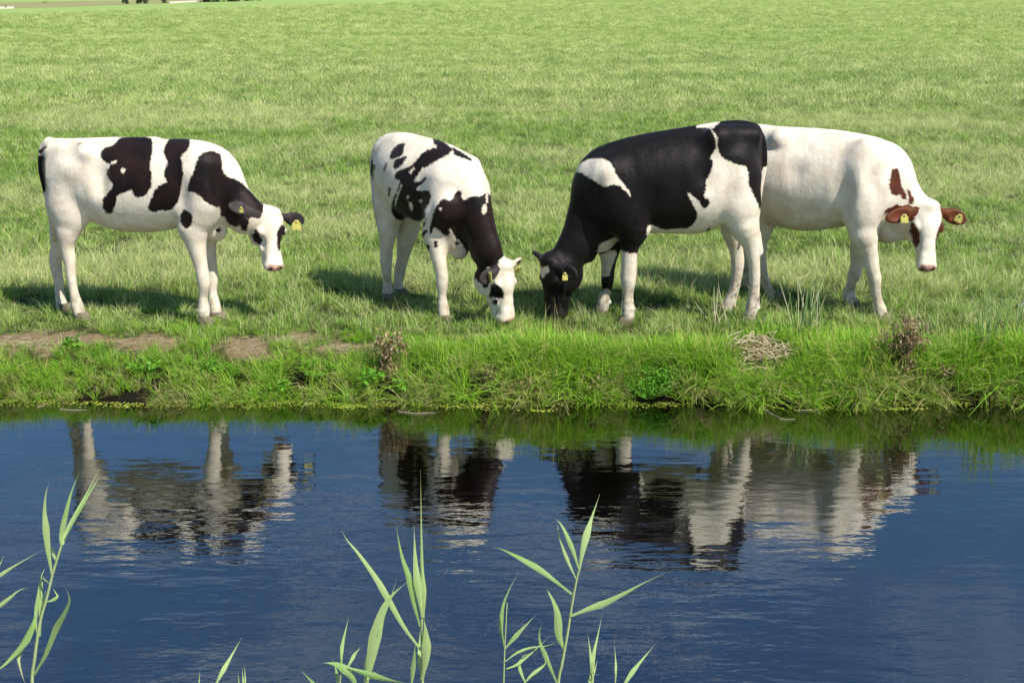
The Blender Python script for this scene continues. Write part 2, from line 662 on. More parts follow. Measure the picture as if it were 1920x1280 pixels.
# ------------------------------------------------------------------ materials of the cattle
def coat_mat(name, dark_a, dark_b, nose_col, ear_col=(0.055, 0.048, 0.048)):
    t = NT(name)
    pos = t.pos()
    edge = t.math('ADD', t.math('MULTIPLY_ADD', t.noise(55, detail=3), 0.030, -0.015),
                  t.math('MULTIPLY_ADD', t.noise(170, detail=2), 0.010, -0.005))
    v = t.math('ADD', t.attr('coat'), edge)
    m = t.rng(v, -0.0055, 0.0055)
    mott = t.noise(9, detail=4)
    white = t.mix(t.rng(mott, 0.35, 0.7), (0.70, 0.635, 0.53), (0.58, 0.505, 0.395))
    yel = t.math('MULTIPLY', t.attr('stain_shade'), t.rng(t.noise(14, detail=4), 0.3, 0.65))  # yellow stain plus underside shade, both painted into the lower white coat
    white = t.mix(t.rng(t.noise(4.5, detail=5, rough=.6), .48, .72, 0, .42), white, (0.55, 0.46, 0.33))
    white = t.mix(yel, white, (0.43, 0.32, 0.19))
    white = t.mix(t.rng(t.noise(30, detail=4), .5, .8, 0, .35), white, (0.44, 0.37, 0.29))
    dark = t.mix(t.rng(t.noise(6, detail=4), 0.35, 0.7), dark_a, dark_b)
    dark = t.mix(t.attr('ear'), dark, t.mix(.55, dark, ear_col))  # ears paler: sunlit sheen painted into the dark coat
    c = t.mix(m, white, dark)
    mud = t.math('MULTIPLY', t.attr('mud'), t.rng(t.noise(22, detail=5, rough=0.7), 0.46, 0.62))
    c = t.mix(t.math('MULTIPLY', mud, 0.85), c, (0.07, 0.05, 0.03))
    nose = t.rng(t.math('ADD', t.attr('nose'), edge), -0.003, 0.003)
    ncol = t.mix(t.rng(t.noise(38, detail=2), 0.52, 0.6), nose_col, (0.30, 0.16, 0.13))
    c = t.mix(nose, c, ncol)
    c = t.mix(t.attr('hole'), c, (0.02, 0.013, 0.012))
    hair = t.noise(420, detail=2, sc=(1, 1, 0.28))
    musc = t.noise(11, detail=2)
    nm = t.bump(musc, 0.12, 0.05)
    nm = t.bump(t.noise(36, detail=3), 0.05, 0.02, nm)
    nm = t.bump(t.noise(17, detail=2, sc=(1, 1, .22)), 0.10, 0.04, nm)
    nm = t.bump(t.noise(120, detail=3, sc=(1, 1, .35)), 0.22, 0.008, nm)
    nm = t.bump(hair, 0.4, 0.004, nm)
    rough = t.mix(nose, (0.46, 0.46, 0.46), (0.35, 0.35, 0.35))
    p = t.principled(Base_Color=c, Roughness=rough, Specular_IOR_Level=0.12)
    p.inputs['Sheen Weight'].default_value = 0.02
    p.inputs['Sheen Roughness'].default_value = 0.5
    t.l.new(nm, p.inputs['Normal'])
    return t.m


BLACK_A, BLACK_B = (0.0055, 0.004, 0.0038), (0.018, 0.0085, 0.007)
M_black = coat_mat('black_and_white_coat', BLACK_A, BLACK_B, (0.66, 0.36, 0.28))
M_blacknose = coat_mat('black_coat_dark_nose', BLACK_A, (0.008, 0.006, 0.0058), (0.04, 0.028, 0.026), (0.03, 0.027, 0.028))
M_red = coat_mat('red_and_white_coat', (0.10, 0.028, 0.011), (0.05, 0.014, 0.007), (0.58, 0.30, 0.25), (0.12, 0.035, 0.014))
M_hoof = simple_mat('hoof_horn', (0.07, 0.05, 0.035), (0.20, 0.16, 0.11), 60, 0.5, 0.2)
M_tag = simple_mat('yellow_tag_plastic', (0.56, 0.51, 0.12), (0.30, 0.27, 0.07), 150, 0.4)
M_stud = simple_mat('tag_stud', (0.5, 0.46, 0.1), (0.3, 0.28, 0.08), 40, 0.4)
t = NT('cow_eye')
t.principled(Base_Color=(0.012, 0.008, 0.007), Roughness=0.08, Specular_IOR_Level=0.6)
M_eye = t.m


def uv_ball(name, c, r, mat, parent, n=14):
    V, Q = [], []
    for i in range(n // 2 + 1):
        th = math.pi * i / (n // 2)
        for j in range(n):
            ph = 2 * math.pi * j / n
            V.append((c[0] + r * math.sin(th) * math.cos(ph), c[1] + r * math.sin(th) * math.sin(ph), c[2] + r * math.cos(th)))
    for i in range(n // 2):
        for j in range(n):
            Q.append((i * n + j, (i + 1) * n + j, (i + 1) * n + (j + 1) % n, i * n + (j + 1) % n))
    return mesh_obj(name, V, Q, mat, parent)


def ear_tag(c, n, up, parent, w=0.052, h=0.062):
    """flat plastic tag hung in the ear: chamfered plate with a stud"""
    n = nrm(n); up = nrm(np.asarray(up) - (np.asarray(up) @ n) * n); s = np.cross(up, n)
    out = [(-.5, -.5), (.5, -.5), (.5, .18), (.28, .34), (.2, .55), (-.2, .55), (-.28, .34), (-.5, .18)]
    V = []
    for e in (-0.0022, 0.0022):
        for x, y in out:
            bend = 0.006 * (y * 2) ** 2
            V.append(c + s * x * w + up * y * h + n * (e - bend))
    k = len(out)
    F = [tuple(range(k))[::-1], tuple(range(k, 2 * k))] + [(i, (i + 1) % k, k + (i + 1) % k, k + i) for i in range(k)]
    o = mesh_obj('ear_tag', V, F, M_tag, parent, smooth=False)
    V, F = [], []
    cc = c + up * 0.40 * h
    for e, r in ((0.0, 0.008), (0.005, 0.008), (0.007, 0.005)):
        for i in range(10):
            a = 2 * math.pi * i / 10
            V.append(cc + n * (e + 0.0015) + s * r * math.cos(a) + up * r * math.sin(a))
    for q in range(2):
        F += [(q * 10 + i, q * 10 + (i + 1) % 10, q * 10 + 10 + (i + 1) % 10, q * 10 + 10 + i) for i in range(10)]
    F.append(tuple(range(20, 30)))
    st = mesh_obj('stud', V, F, M_stud, None)
    st.parent = o
    st.data.transform(Matrix.Translation(-parent.location))
    return o


def hoof(c, fwd, parent, r=0.038):
    """cloven hoof: two tapered claws side by side"""
    fwd = nrm([fwd[0], fwd[1], 0]); sd = np.cross([0, 0, 1], fwd)
    V, F = [], []
    for sgn in (-1, 1):
        b = len(V)
        for z, gr, sh in ((0.0, 1.08, 0.016), (0.02, 1.04, 0.012), (0.055, 0.86, 0.0)):
            for i in range(12):
                a = 2 * math.pi * i / 12
                x = math.cos(a) * r * 1.15 * gr + sh + (0.012 if math.cos(a) > .7 else 0) * (1.3 - z * 10)
                y = math.sin(a) * r * 0.52 * gr
                V.append(np.array([c[0], c[1], z]) + fwd * x + sd * (y + sgn * r * 0.50))
        for q in range(2):
            F += [(b + q * 12 + i, b + q * 12 + (i + 1) % 12, b + q * 12 + 12 + (i + 1) % 12, b + q * 12 + 12 + i) for i in range(12)]
        F.append(tuple(b + 24 + i for i in range(12)))
    return mesh_obj('hoof', V, F, M_hoof, parent)


def make_cow(spec):
    D, slope, pxc = spec['D'], spec.get('slope', 0.0), spec['pxc']
    L = nrm(spec['L'])
    prims, feet = [], []

    def P3(n):
        px, py, dy, r = n
        p, sc = at(px, py, D + dy + slope * (px - pxc))
        return p, r * sc
    for g, k, s, nodes in spec['chains']:
        pts = [P3(n) for n in nodes]
        if g in ('near', 'far') and len(pts) > 4:      # bony joints, lean cannon bones
            rr = [p_[1] for p_ in pts]
            pts = [(p_[0], max(.024, (r_ + .42 * (r_ - .5 * (rr[max(i_ - 1, 0)] + rr[min(i_ + 1, len(rr) - 1)])) * (0 < i_ < len(rr) - 1)) * .97)) for i_, (p_, r_) in enumerate(zip(pts, rr))]
        prims.append(Chain(pts, k, s, L, g))
        if g in ('near', 'far') and spec.get('feet', True) and nodes[-1][1] > 545:
            feet.append((pts[-1][0], pts[-1][1], pts[-2][0]))
            bk = -nrm([spec['fwd'][0], spec['fwd'][1], 0])
            sd_ = np.cross([0, 0, 1], bk)
            for q_ in (-1, 1):      # dewclaws
                prims.append(Ell(pts[-2][0] + bk * (pts[-2][1] + .002) + sd_ * q_ * .016 - np.array([0, 0, .012]), (.010, .009, .014), np.eye(3), .008, g))
    for (px, py, dy, rx, ry, rz, k) in spec.get('bumps', []):
        p, sc = at(px, py, D + dy + slope * (px - pxc))
        prims.append(Ell(p, np.array([rx * sc, ry, rz * sc]), np.eye(3), k, 'body'))
    for (px, py, dy, rx, ry, rz, k) in spec.get('dents', []):
        p, sc = at(px, py, D + dy + slope * (px - pxc))
        prims.append(Ell(p, np.array([rx * sc, ry, rz * sc]), np.eye(3), k, 'body', sub=True))
    # --- head, built in its own frame: x poll -> muzzle, z out of the forehead, y to the side
    hs = spec['head']
    p0, _ = at(hs['poll'][0], hs['poll'][1], D + hs['poll'][2])
    p1, _ = at(hs['muz'][0], hs['muz'][1], D + hs['muz'][2])
    HX = nrm(p1 - p0)
    z = np.asarray(hs['z'], float)
    HZ = nrm(z - (z @ HX) * HX)
    HY = np.cross(HZ, HX)
    S = np.linalg.norm(p1 - p0)
    M = np.stack([HX, HY, HZ])
    WD = hs.get('wide', 1.0)
    H = lambda x, y, zz: p0 + S * (x * HX + WD * y * HY + WD * zz * HZ)
    he = lambda c, r, k=0.05, sub=False, g='head': prims.append(Ell(H(*c), np.array(r) * S * np.array([1, WD, WD]), M, k * S, g, sub))
    hc = lambda a, ra, b, rb, k=0.06, s=1.0, g='head': prims.append(Cone(H(*a), ra * S * WD, H(*b), rb * S * WD, k * S, s, HY, g))
    he((.085, 0, -.09), (.085, .135, .10), .06)
    he((.25, 0, -.15), (.24, .185, .145), .07)
    he((.40, 0, -.15), (.20, .175, .13), .06)
    for sy in (-1, 1):
        he((.375, sy * .165, -.115), (.085, .055, .07), .03)          # brow over the eye
        he((.34, sy * .135, -.33), (.24, .072, .21), .06)              # cheek
        hc((.43, sy * .165, -.22), .035, (.66, sy * .108, -.205), .030, .03)
        he((.56, sy * .145, -.13), (.13, .035, .05), .05, True)
        hc((.80, sy * .055, -.085), .05, (.93, sy * .078, -.10), .055, .05)  # nostril rim
    hc((.36, 0, -.135), .125, (.66, 0, -.13), .098, .07, 1.0)
    hc((.66, 0, -.13), .098, (.88, 0, -.135), .098, .07, 0.95)
    he((.912, 0, -.165), (.09, .128, .125), .05)
    hc((.26, 0, -.40), .135, (.62, 0, -.31), .095, .08, 1.15)
    hc((.62, 0, -.31), .090, (.885, 0, -.275), .072, .06, 0.95)
    # neck joint
    ln, lr = P3(spec['neck_end'])
    prims.append(Cone(ln, lr, H(.16, 0, -.28), .19 * S, .06, 1.4, L, 'body'))
    ears = []
    for sy, e in zip((-1, 1), hs['ears']):
        ed, en, ln_ = e.get('dir'), np.asarray(e['face'], float), e.get('len', .44)
        if 'wdir' in e:      # given in world axes
            ed = M @ np.asarray(e['wdir'], float)
            en = M @ en
        ed = nrm(ed)
        en = nrm(en - (en @ ed) * ed)
        es = np.cross(en, ed)
        Ml = np.stack([ed, es, en])
        Mw = np.stack([HX * v[0] + HY * v[1] + HZ * v[2] for v in Ml])
        b = np.array([.135, sy * .135, -.13]) + np.array(e.get('boff', (0, 0, 0)))
        tip = b + ed * ln_
        mid = b + ed * ln_ * .60
        wd = e.get('w', .115)
        prims.append(Cone(H(*b), .05 * S, H(*(b + ed * ln_ * .35)), .052 * S, .04 * S, 1, HY, 'ear%d' % sy))
        prims.append(Ell(H(*mid), np.array([ln_ * .46, wd, .046]) * S, Mw, .03 * S, 'ear%d' % sy))
        prims.append(Ell(H(*(mid + en * .05 + ed * ln_ * .09)), np.array([ln_ * .31, wd * .80, .045]) * S, Mw, .02 * S, 'ear%d' % sy, sub=True))
        ears.append((H(*mid), H(*tip), Mw, en))
    for sy in (-1, 1):
        he((.968, sy * .075, -.085), (.030, .026, .045), .015, True)    # nostril
        he((.385, sy * .20, -.165), (.042, .028, .032), .02, True)      # eye socket
    he((.90, 0, -.222), (.11, .15, .008), .012, True)                    # mouth line
    h = 0.0085
    F, lo = field(prims, h)
    V, Q = surface_nets(F, lo, h)
    # one light smoothing pass
    nb = np.zeros_like(V); ct = np.zeros(len(V))
    for i in range(4):
        a, b = Q[:, i], Q[:, (i + 1) % 4]
        for d in range(3):
            nb[:, d] += np.bincount(a, V[b, d], len(V))
        ct += np.bincount(a, minlength=len(V))
    V = V * 0.55 + 0.45 * nb / np.maximum(ct, 1)[:, None]
    # region of every vertex
    best = np.full(len(V), 1e9)
    reg = np.zeros(len(V), 'U8')
    for p in prims:
        if p.sub:
            continue
        d = p.sdf(V)
        bt = d < best
        best[bt] = d[bt]
        reg[bt] = p.g
    XY = project(V)
    coat = np.full(len(V), -1.0)
    for groups, sgn, poly in spec['coat']:
        m = np.isin(reg, groups)
        ox, oy, k = spec['crop']
        pp = np.asarray(poly, float) / k + (ox, oy)
        if len(pp) > 4 and 'head' not in groups:
            nx = np.roll(pp, -1, 0)
            pp = np.stack([pp * .78 + nx * .22, pp * .22 + nx * .78], 1).reshape(-1, 2)
        sd = poly_sd(XY[m], pp) * 0.0036 + (.003 if 'head' in groups else 0.0)
        if sgn > 0:
            coat[m] = np.maximum(coat[m], sd)
        else:
            coat[m] = np.minimum(coat[m], -sd)
    for g, v in spec.get('solid', {}).items():
        coat[reg == g] = v
    q = (V - p0) / S
    hx, hy, hz = q @ HX, q @ HY / WD, q @ HZ / WD
    ishead = reg == 'head'
    nose = np.where(ishead, np.minimum(np.minimum((hx - .895 - 0.25 * np.maximum(hz + .11, 0)) , (hz + .205)), .11 - np.abs(hy)) * S, -1)
    hole = np.zeros(len(V))
    for sy in (-1, 1):
        dd = np.sqrt(((hx - .975) / 1.0) ** 2 + (hy - sy * .075) ** 2 + ((hz + .085) / 1.5) ** 2)
        hole = np.maximum(hole, np.clip((.034 - dd) / .012, 0, 1) * ishead)
    mouth = np.clip((.012 - np.abs(hz + .222)) / .006, 0, 1) * ((hx > .80) & (hx < 1.05) & ishead) * .8
    hole = np.maximum(hole, mouth)
    leg = np.isin(reg, ['near', 'far'])
    mud = np.where(leg, np.clip((0.42 - V[:, 2]) / 0.25, 0, 1) * spec.get('mud', .6), 0)
    stain_shade = np.clip((0.85 - V[:, 2]) / 0.35, 0, 1) * np.where(leg, .35, .75) * ~ishead
    root_loc = spec['root']
    root = empty('cow', root_loc)
    tag(root, spec['label'], 'cow', 'young cattle grazing on the ditch bank')
    quad_mesh('body', V, Q, spec['mat'], root, {'coat': coat, 'nose': nose, 'hole': hole, 'mud': mud, 'stain_shade': stain_shade, 'ear': np.char.startswith(reg, 'ear').astype(float)})
    for sy in (-1, 1):
        uv_ball('eye', H(.385, sy * .187, -.16), .034 * S, M_eye, root)
    for i, tg in enumerate(hs['tags']):
        if tg is None:
            continue
        mid, tip, Mw, en = ears[i]
        c = mid + (tip - mid) * tg['t'] + Mw[2] * tg.get('out', .03) + np.array(tg.get('off', (0, 0, 0)))
        ear_tag(c, tg['n'], tg.get('up', (0, 0, 1)), root, tg.get('w', .058), tg.get('h', .066))
    for c, r, prev in feet:
        hoof(c, spec['fwd'], root)
    return root, [(round(float(c[2]), 3), round(float(c[1]), 2)) for c, r, pv in feet]


ALL = ['body', 'near', 'far', 'tail']
B, BN, N, FR, HD, TL, BT = ['body'], ['body', 'near'], ['near'], ['far'], ['head'], ['tail'], ['body', 'near', 'far', 'tail']

# ---- first cow: white with black patches, head lowered towards the right
cow1 = dict(
    D=8.25, slope=-0.0006, pxc=250, L=(0.14, 1, 0), crop=(40, 230, 3.2), mat=M_black, root=(-2.45, 8.2, 0), fwd=(1, -.15, 0), mud=.5,
    label='white cow with big black flank patches standing at the far left, head lowered, black ears',
    chains=[
        ('body', .07, 1.22, [(128, 315, 0, 48), (160, 330, 0, 66), (215, 345, 0, 84), (262, 349, 0, 87), (310, 346, 0, 84), (355, 338, 0, 76), (392, 336, 0, 62)]),
        ('body', .05, 1.0, [(99, 281, -.06, 17), (160, 284, -.11, 20)]),
        ('body', .05, 1.0, [(99, 281, .06, 17), (160, 284, .11, 20)]),
        ('body', .04, 1.0, [(93, 270, 0, 10), (150, 273, 0, 12), (290, 270, 0, 12)]),
        ('body', .04, 1.3, [(128, 335, -.10, 45), (130, 385, -.115, 38)]),
        ('near', .05, 1.25, [(130, 385, -.10, 37), (133, 408, -.12, 31), (127, 435, -.13, 20)]),
        ('near', .025, 1.0, [(127, 435, -.13, 20), (126, 462, -.13, 14.5), (131, 488, -.13, 11.5), (134, 520, -.13, 9.3), (139, 550, -.13, 9), (145, 574, -.13, 11), (150, 590, -.14, 10.5)]),
        ('near', .02, 1.0, [(122, 462, -.13, 7), (122, 484, -.13, 6.5)]),
        ('far', .05, 1.2, [(122, 385, .09, 36), (114, 433, .13, 20)]),
        ('far', .025, 1.0, [(114, 433, .13, 20), (106, 465, .13, 12.5), (104, 490, .13, 11.5), (110, 530, .12, 9.3), (113, 556, .11, 9.5), (118, 578, .10, 11), (123, 592, .09, 10.5)]),
        ('body', .045, 1.2, [(378, 318, -.10, 44), (374, 350, -.115, 46), (372, 392, -.125, 40)]),
        ('near', .05, 1.15, [(372, 392, -.12, 40), (362, 428, -.14, 27)]),
        ('near', .03, 1.0, [(362, 428, -.14, 27), (369, 465, -.14, 18.5), (377, 500, -.14, 13.5), (381, 520, -.14, 12.5), (383, 534, -.14, 11.5), (381, 555, -.14, 9), (382, 578, -.14, 11), (382, 590, -.15, 11)]),
        ('far', .05, 1.1, [(380, 395, .11, 34), (388, 440, .12, 20)]),
        ('far', .03, 1.0, [(388, 440, .12, 20), (392, 465, .12, 14), (396, 500, .11, 11.5), (399, 522, .10, 10.5), (399, 545, .08, 8.5), (402, 570, .05, 10.5), (406, 590, .02, 10.5)]),
        ('body', .06, 1.3, [(385, 400, 0, 50), (402, 430, 0, 24)]),
        ('body', .06, 1.45, [(385, 332, 0, 60), (430, 372, 0, 42), (458, 402, -.01, 34)]),
        ('tail', .015, 1.0, [(92, 266, 0, 9), (81, 282, 0, 8), (79, 318, 0.0, 7), (86, 355, 0.02, 6), (95, 400, .04, 5.5), (101, 450, .05, 4.5)]),
    ],
    bumps=[(166, 288, -.175, 19, .065, 16, .075), (388, 372, -.19, 20, .05, 24, .07), (140, 312, -.14, 34, .10, 26, .07)],
    dents=[(184, 330, -.275, 13, .055, 34, .08), (336, 375, -.285, 11, .05, 38, .08), (412, 345, -.20, 9, .035, 26, .06)],
    neck_end=(458, 402, -.01, 33),
    head=dict(poll=(513, 387, -.12), muz=(521, 507, -.22), z=(.60, -.78, .25), wide=1.15,
              ears=[dict(wdir=(-.80, -.38, .40), face=(-.05, -.7, .55), len=.42, w=.10, boff=(-.02, -.10, .08)), dict(dir=(.20, 1, -.25), face=(.3, .1, .95), len=.46, w=.12)],
              tags=[dict(t=.0, n=(-.1, -1, .2), off=(.0, -.004, -.018), w=.030, h=.036), dict(t=-.1, n=(.1, -1, .25), off=(.004, -.01, -.034), w=.062, h=.064)]),
    coat=[
        (BN, 1, [(585, 85), (785, 80), (788, 170), (770, 260), (783, 310), (782, 380), (740, 445), (690, 450), (668, 430), (665, 400), (620, 420), (572, 440), (570, 480), (545, 545), (510, 548), (483, 500), (490, 450), (535, 405), (550, 370), (515, 330), (508, 290), (540, 250), (515, 245), (480, 215), (472, 180), (490, 155), (565, 130)]),
        (BN, -1, disc(610, 288, 15)), (BN, -1, [(535, 250), (545, 235), (572, 225), (568, 245)]),
        (BN, 1, [(895, 85), (1012, 90), (1010, 150), (955, 205), (968, 240), (972, 330), (945, 470), (900, 530), (830, 525), (800, 540), (752, 520), (770, 480), (800, 400), (840, 370), (880, 355), (858, 330), (855, 290), (880, 240), (850, 180), (860, 140)]),
        (BN, 1, [(1090, 180), (1140, 167), (1190, 185), (1205, 220), (1205, 290), (1240, 330), (1300, 340), (1440, 470), (1470, 530), (1370, 570), (1300, 630), (1240, 610), (1225, 570), (1190, 560), (1195, 510), (1165, 505), (1110, 485), (1070, 440), (1045, 420), (995, 415), (998, 370), (1030, 300), (1060, 210)]),
        (BN, 1, [(975, 515), (1020, 540), (1033, 590), (1010, 625), (985, 640), (955, 605), (950, 560)]),
        (BN, 1, disc(1180, 645, 17)), (BN, 1, [(330, 132), (345, 124), (370, 122), (350, 131)]),
        (BT, 1, [(95, 170), (160, 130), (150, 150), (115, 195)]), (BT, 1, [(80, 195), (140, 195), (146, 250), (143, 330), (152, 420), (80, 420)]),
        (FR, 1, [(970, 690), (1000, 700), (1022, 820), (1000, 830)]),
        (HD, 1, [(1370, 615), (1395, 620), (1430, 680), (1447, 705), (1435, 733), (1400, 715), (1375, 660)]),
        (HD, 1, [(1562, 615), (1585, 620), (1580, 720), (1545, 770), (1535, 720), (1540, 650)]),
        (HD + B, 1, [(1310, 580), (1365, 575), (1350, 650), (1320, 640)]),
    ],
    solid={'ear-1': .02, 'ear1': .02})

# ---- second cow: three-quarter view, grazing
h2 = nrm((.69, -.73, 0))
cow2 = dict(
    D=8.45, slope=0, pxc=800, L=(.73, .69, 0), crop=(640, 220, 3.1225), mat=M_black, root=(-.6, 8.4, 0), fwd=(.69, -.73, 0), mud=.4,
    label='white cow speckled with black, grazing turned towards the water, white face with black eye spot',
    chains=[
        ('body', .07, 1.12, [(750, 304, .36, 50), (765, 323, .26, 67), (790, 338, .10, 76), (818, 345, -.02, 75), (846, 352, -.14, 65), (866, 362, -.20, 55)]),
        ('body', .05, 1.0, [(722, 283, .40, 22), (752, 272, .27, 21)]),
        ('body', .05, 1.0, [(742, 268, .50, 17), (790, 276, .36, 17)]),
        ('body', .04, 1.0, [(728, 264, .46, 12), (760, 264, .36, 14), (830, 282, .0, 14), (885, 308, -.22, 14)]),
        ('body', .06, 1.2, [(736, 335, .30, 40), (735, 380, .30, 34)]),
        ('near', .05, 1.15, [(735, 380, .30, 34), (728, 425, .30, 21)]),
        ('near', .025, 1.0, [(728, 425, .30, 21), (725, 460, .30, 14), (724, 490, .30, 11.5), (726, 525, .30, 9), (727, 548, .29, 10), (728, 562, .27, 10.5)]),
        ('far', .05, 1.15, [(770, 360, .42, 38), (764, 430, .44, 22)]),
        ('far', .025, 1.0, [(764, 430, .44, 22), (756, 480, .44, 13.5), (750, 505, .44, 11), (747, 530, .43, 9.3), (748, 550, .42, 10), (751, 562, .40, 10.5)]),
        ('body', .045, 1.15, [(838, 345, -.25, 46), (826, 405, -.30, 35)]),
        ('near', .05, 1.1, [(826, 405, -.29, 34), (814, 440, -.30, 22)]),
        ('near', .03, 1.0, [(814, 440, -.30, 22), (822, 482, -.32, 15.5), (828, 515, -.33, 12.5), (829, 533, -.33, 11.5), (829, 555, -.33, 9), (831, 577, -.33, 10.5), (833, 592, -.34, 11)]),
        ('far', .05, 1.1, [(878, 400, -.06, 34), (897, 440, -.06, 20)]),
        ('far', .03, 1.0, [(897, 440, -.06, 20), (908, 480, -.06, 14), (915, 515, -.05, 11), (920, 545, -.04, 9.5), (924, 575, -.02, 10.5)]),
        ('body', .06, 1.0, [(848, 400, -.22, 44), (856, 440, -.26, 28), (861, 470, -.28, 17)]),
        ('body', .06, 1.3, [(862, 352, -.22, 58), (882, 385, -.30, 45), (899, 432, -.36, 36), (912, 470, -.40, 31)]),
        ('tail', .015, 1.0, [(716, 264, .48, 8), (703, 285, .52, 7), (700, 330, .52, 6), (705, 390, .5, 5.5), (714, 440, .5, 4.5)]),
    ],
    bumps=[(758, 275, .20, 17, .055, 15, .05), (838, 392, -.42, 22, .05, 24, .07)],
    dents=[(778, 312, .02, 16, .05, 18, .07)],
    neck_end=(912, 470, -.40, 31),
    head=dict(poll=(958, 487, -.48), muz=(963, 607, -.50), z=(.80, -.58, .10), wide=1.14,
              ears=[dict(dir=(.45, -1, -.25), face=(.1, -.5, .8), len=.34), dict(dir=(-.02, 1, -.25), face=(.6, .0, .8), len=.40, w=.10)],
              tags=[dict(t=.0, n=(-.9, -.4, 0), w=.05), dict(t=-.2, n=(.5, -.8, -.4), off=(0, 0.01, -.03), w=.045, h=.05)]),
    coat=[
        (BN, 1, [(335, 155), (378, 150), (365, 180), (365, 215), (330, 235), (290, 250), (280, 230), (300, 185)]),
        (BN, 1, [(305, 255), (350, 235), (385, 225), (370, 260), (340, 295), (305, 305)]),
        (BN, 1, [(530, 120), (580, 125), (640, 175), (655, 195), (600, 235), (540, 265), (490, 300), (475, 290), (445, 345), (420, 375), (455, 380), (495, 345), (500, 360), (470, 395), (430, 420), (455, 430), (480, 430), (520, 430), (525, 470), (515, 510), (490, 530), (490, 590), (465, 605), (430, 612), (405, 600), (400, 585), (345, 610), (310, 590), (290, 540), (300, 480), (330, 420), (345, 370), (305, 358), (330, 310), (400, 290), (430, 262), (480, 200), (550, 175)]),
        (BN, -1, [(395, 500), (410, 498), (420, 530), (415, 550), (402, 540)]), (BN, -1, disc(465, 490, 9)), (BN, -1, [(378, 470), (392, 455), (398, 465), (385, 485)]),
        (BN, -1, [(395, 320), (425, 290), (430, 300), (405, 335)]), (BN, -1, [(312, 500), (330, 440), (352, 385), (358, 392), (335, 450), (318, 520)]), (BN, -1, disc(548, 172, 10)),
        (BN, 1, [(640, 165), (770, 245), (765, 260), (740, 250), (660, 222), (652, 195)]),
        (BT, 1, [(170, 255), (185, 250), (187, 275), (205, 280), (190, 320), (187, 380), (170, 330)]), (BN, 1, [(262, 268), (272, 272), (252, 320), (245, 300)]),
        (BN, 1, [(275, 410), (295, 415), (280, 465), (270, 460)]),
        (BN, 1, [(510, 690), (530, 580), (560, 510), (600, 470), (625, 490), (650, 480), (670, 435), (710, 425), (700, 460), (720, 490), (760, 460), (820, 460), (840, 445), (870, 450), (920, 490), (920, 600), (960, 840), (960, 880), (900, 890), (850, 880), (800, 920), (770, 880), (735, 790), (700, 730), (660, 700), (650, 660), (630, 650), (635, 700), (600, 690), (560, 650), (540, 645), (530, 680)]),
        (BN, -1, [(825, 520), (845, 505), (855, 540), (835, 575), (822, 560)]), (BN, -1, [(845, 440), (858, 445), (858, 500), (850, 500)]), (BN, -1, disc(578, 535, 8)),
        (BN, 1, [(500, 590), (490, 630), (460, 660), (470, 630)]), (BN, 1, [(490, 655), (512, 660), (480, 700), (465, 720), (458, 690)]), (BN, 1, [(492, 740), (515, 750), (515, 810), (500, 800)]),
        (BN, 1, [(545, 715), (562, 725), (562, 760), (543, 760)]), (BN, 1, [(655, 728), (690, 732), (688, 745), (665, 745)]),
        (HD, 1, [(872, 985), (900, 976), (935, 998), (952, 1040), (947, 1057), (905, 1055), (888, 1050), (880, 1052), (865, 1045), (875, 1020)]),
        (HD, 1, disc(900, 1080, 15)), (HD, 1, disc(845, 980, 17)), (HD, 1, [(875, 940), (882, 920), (905, 905), (908, 920), (890, 940)]),
        (HD, 1, [(770, 870), (920, 850), (905, 880), (860, 900), (820, 960), (800, 960), (790, 940), (785, 950)]),
        (HD, -1, [(850, 875), (870, 865), (878, 880), (860, 890)]),
        (['ear1'], 1, [(1015, 845), (1100, 840), (1100, 930), (1010, 915), (1035, 870)]),
    ],
    solid={'ear-1': .02})

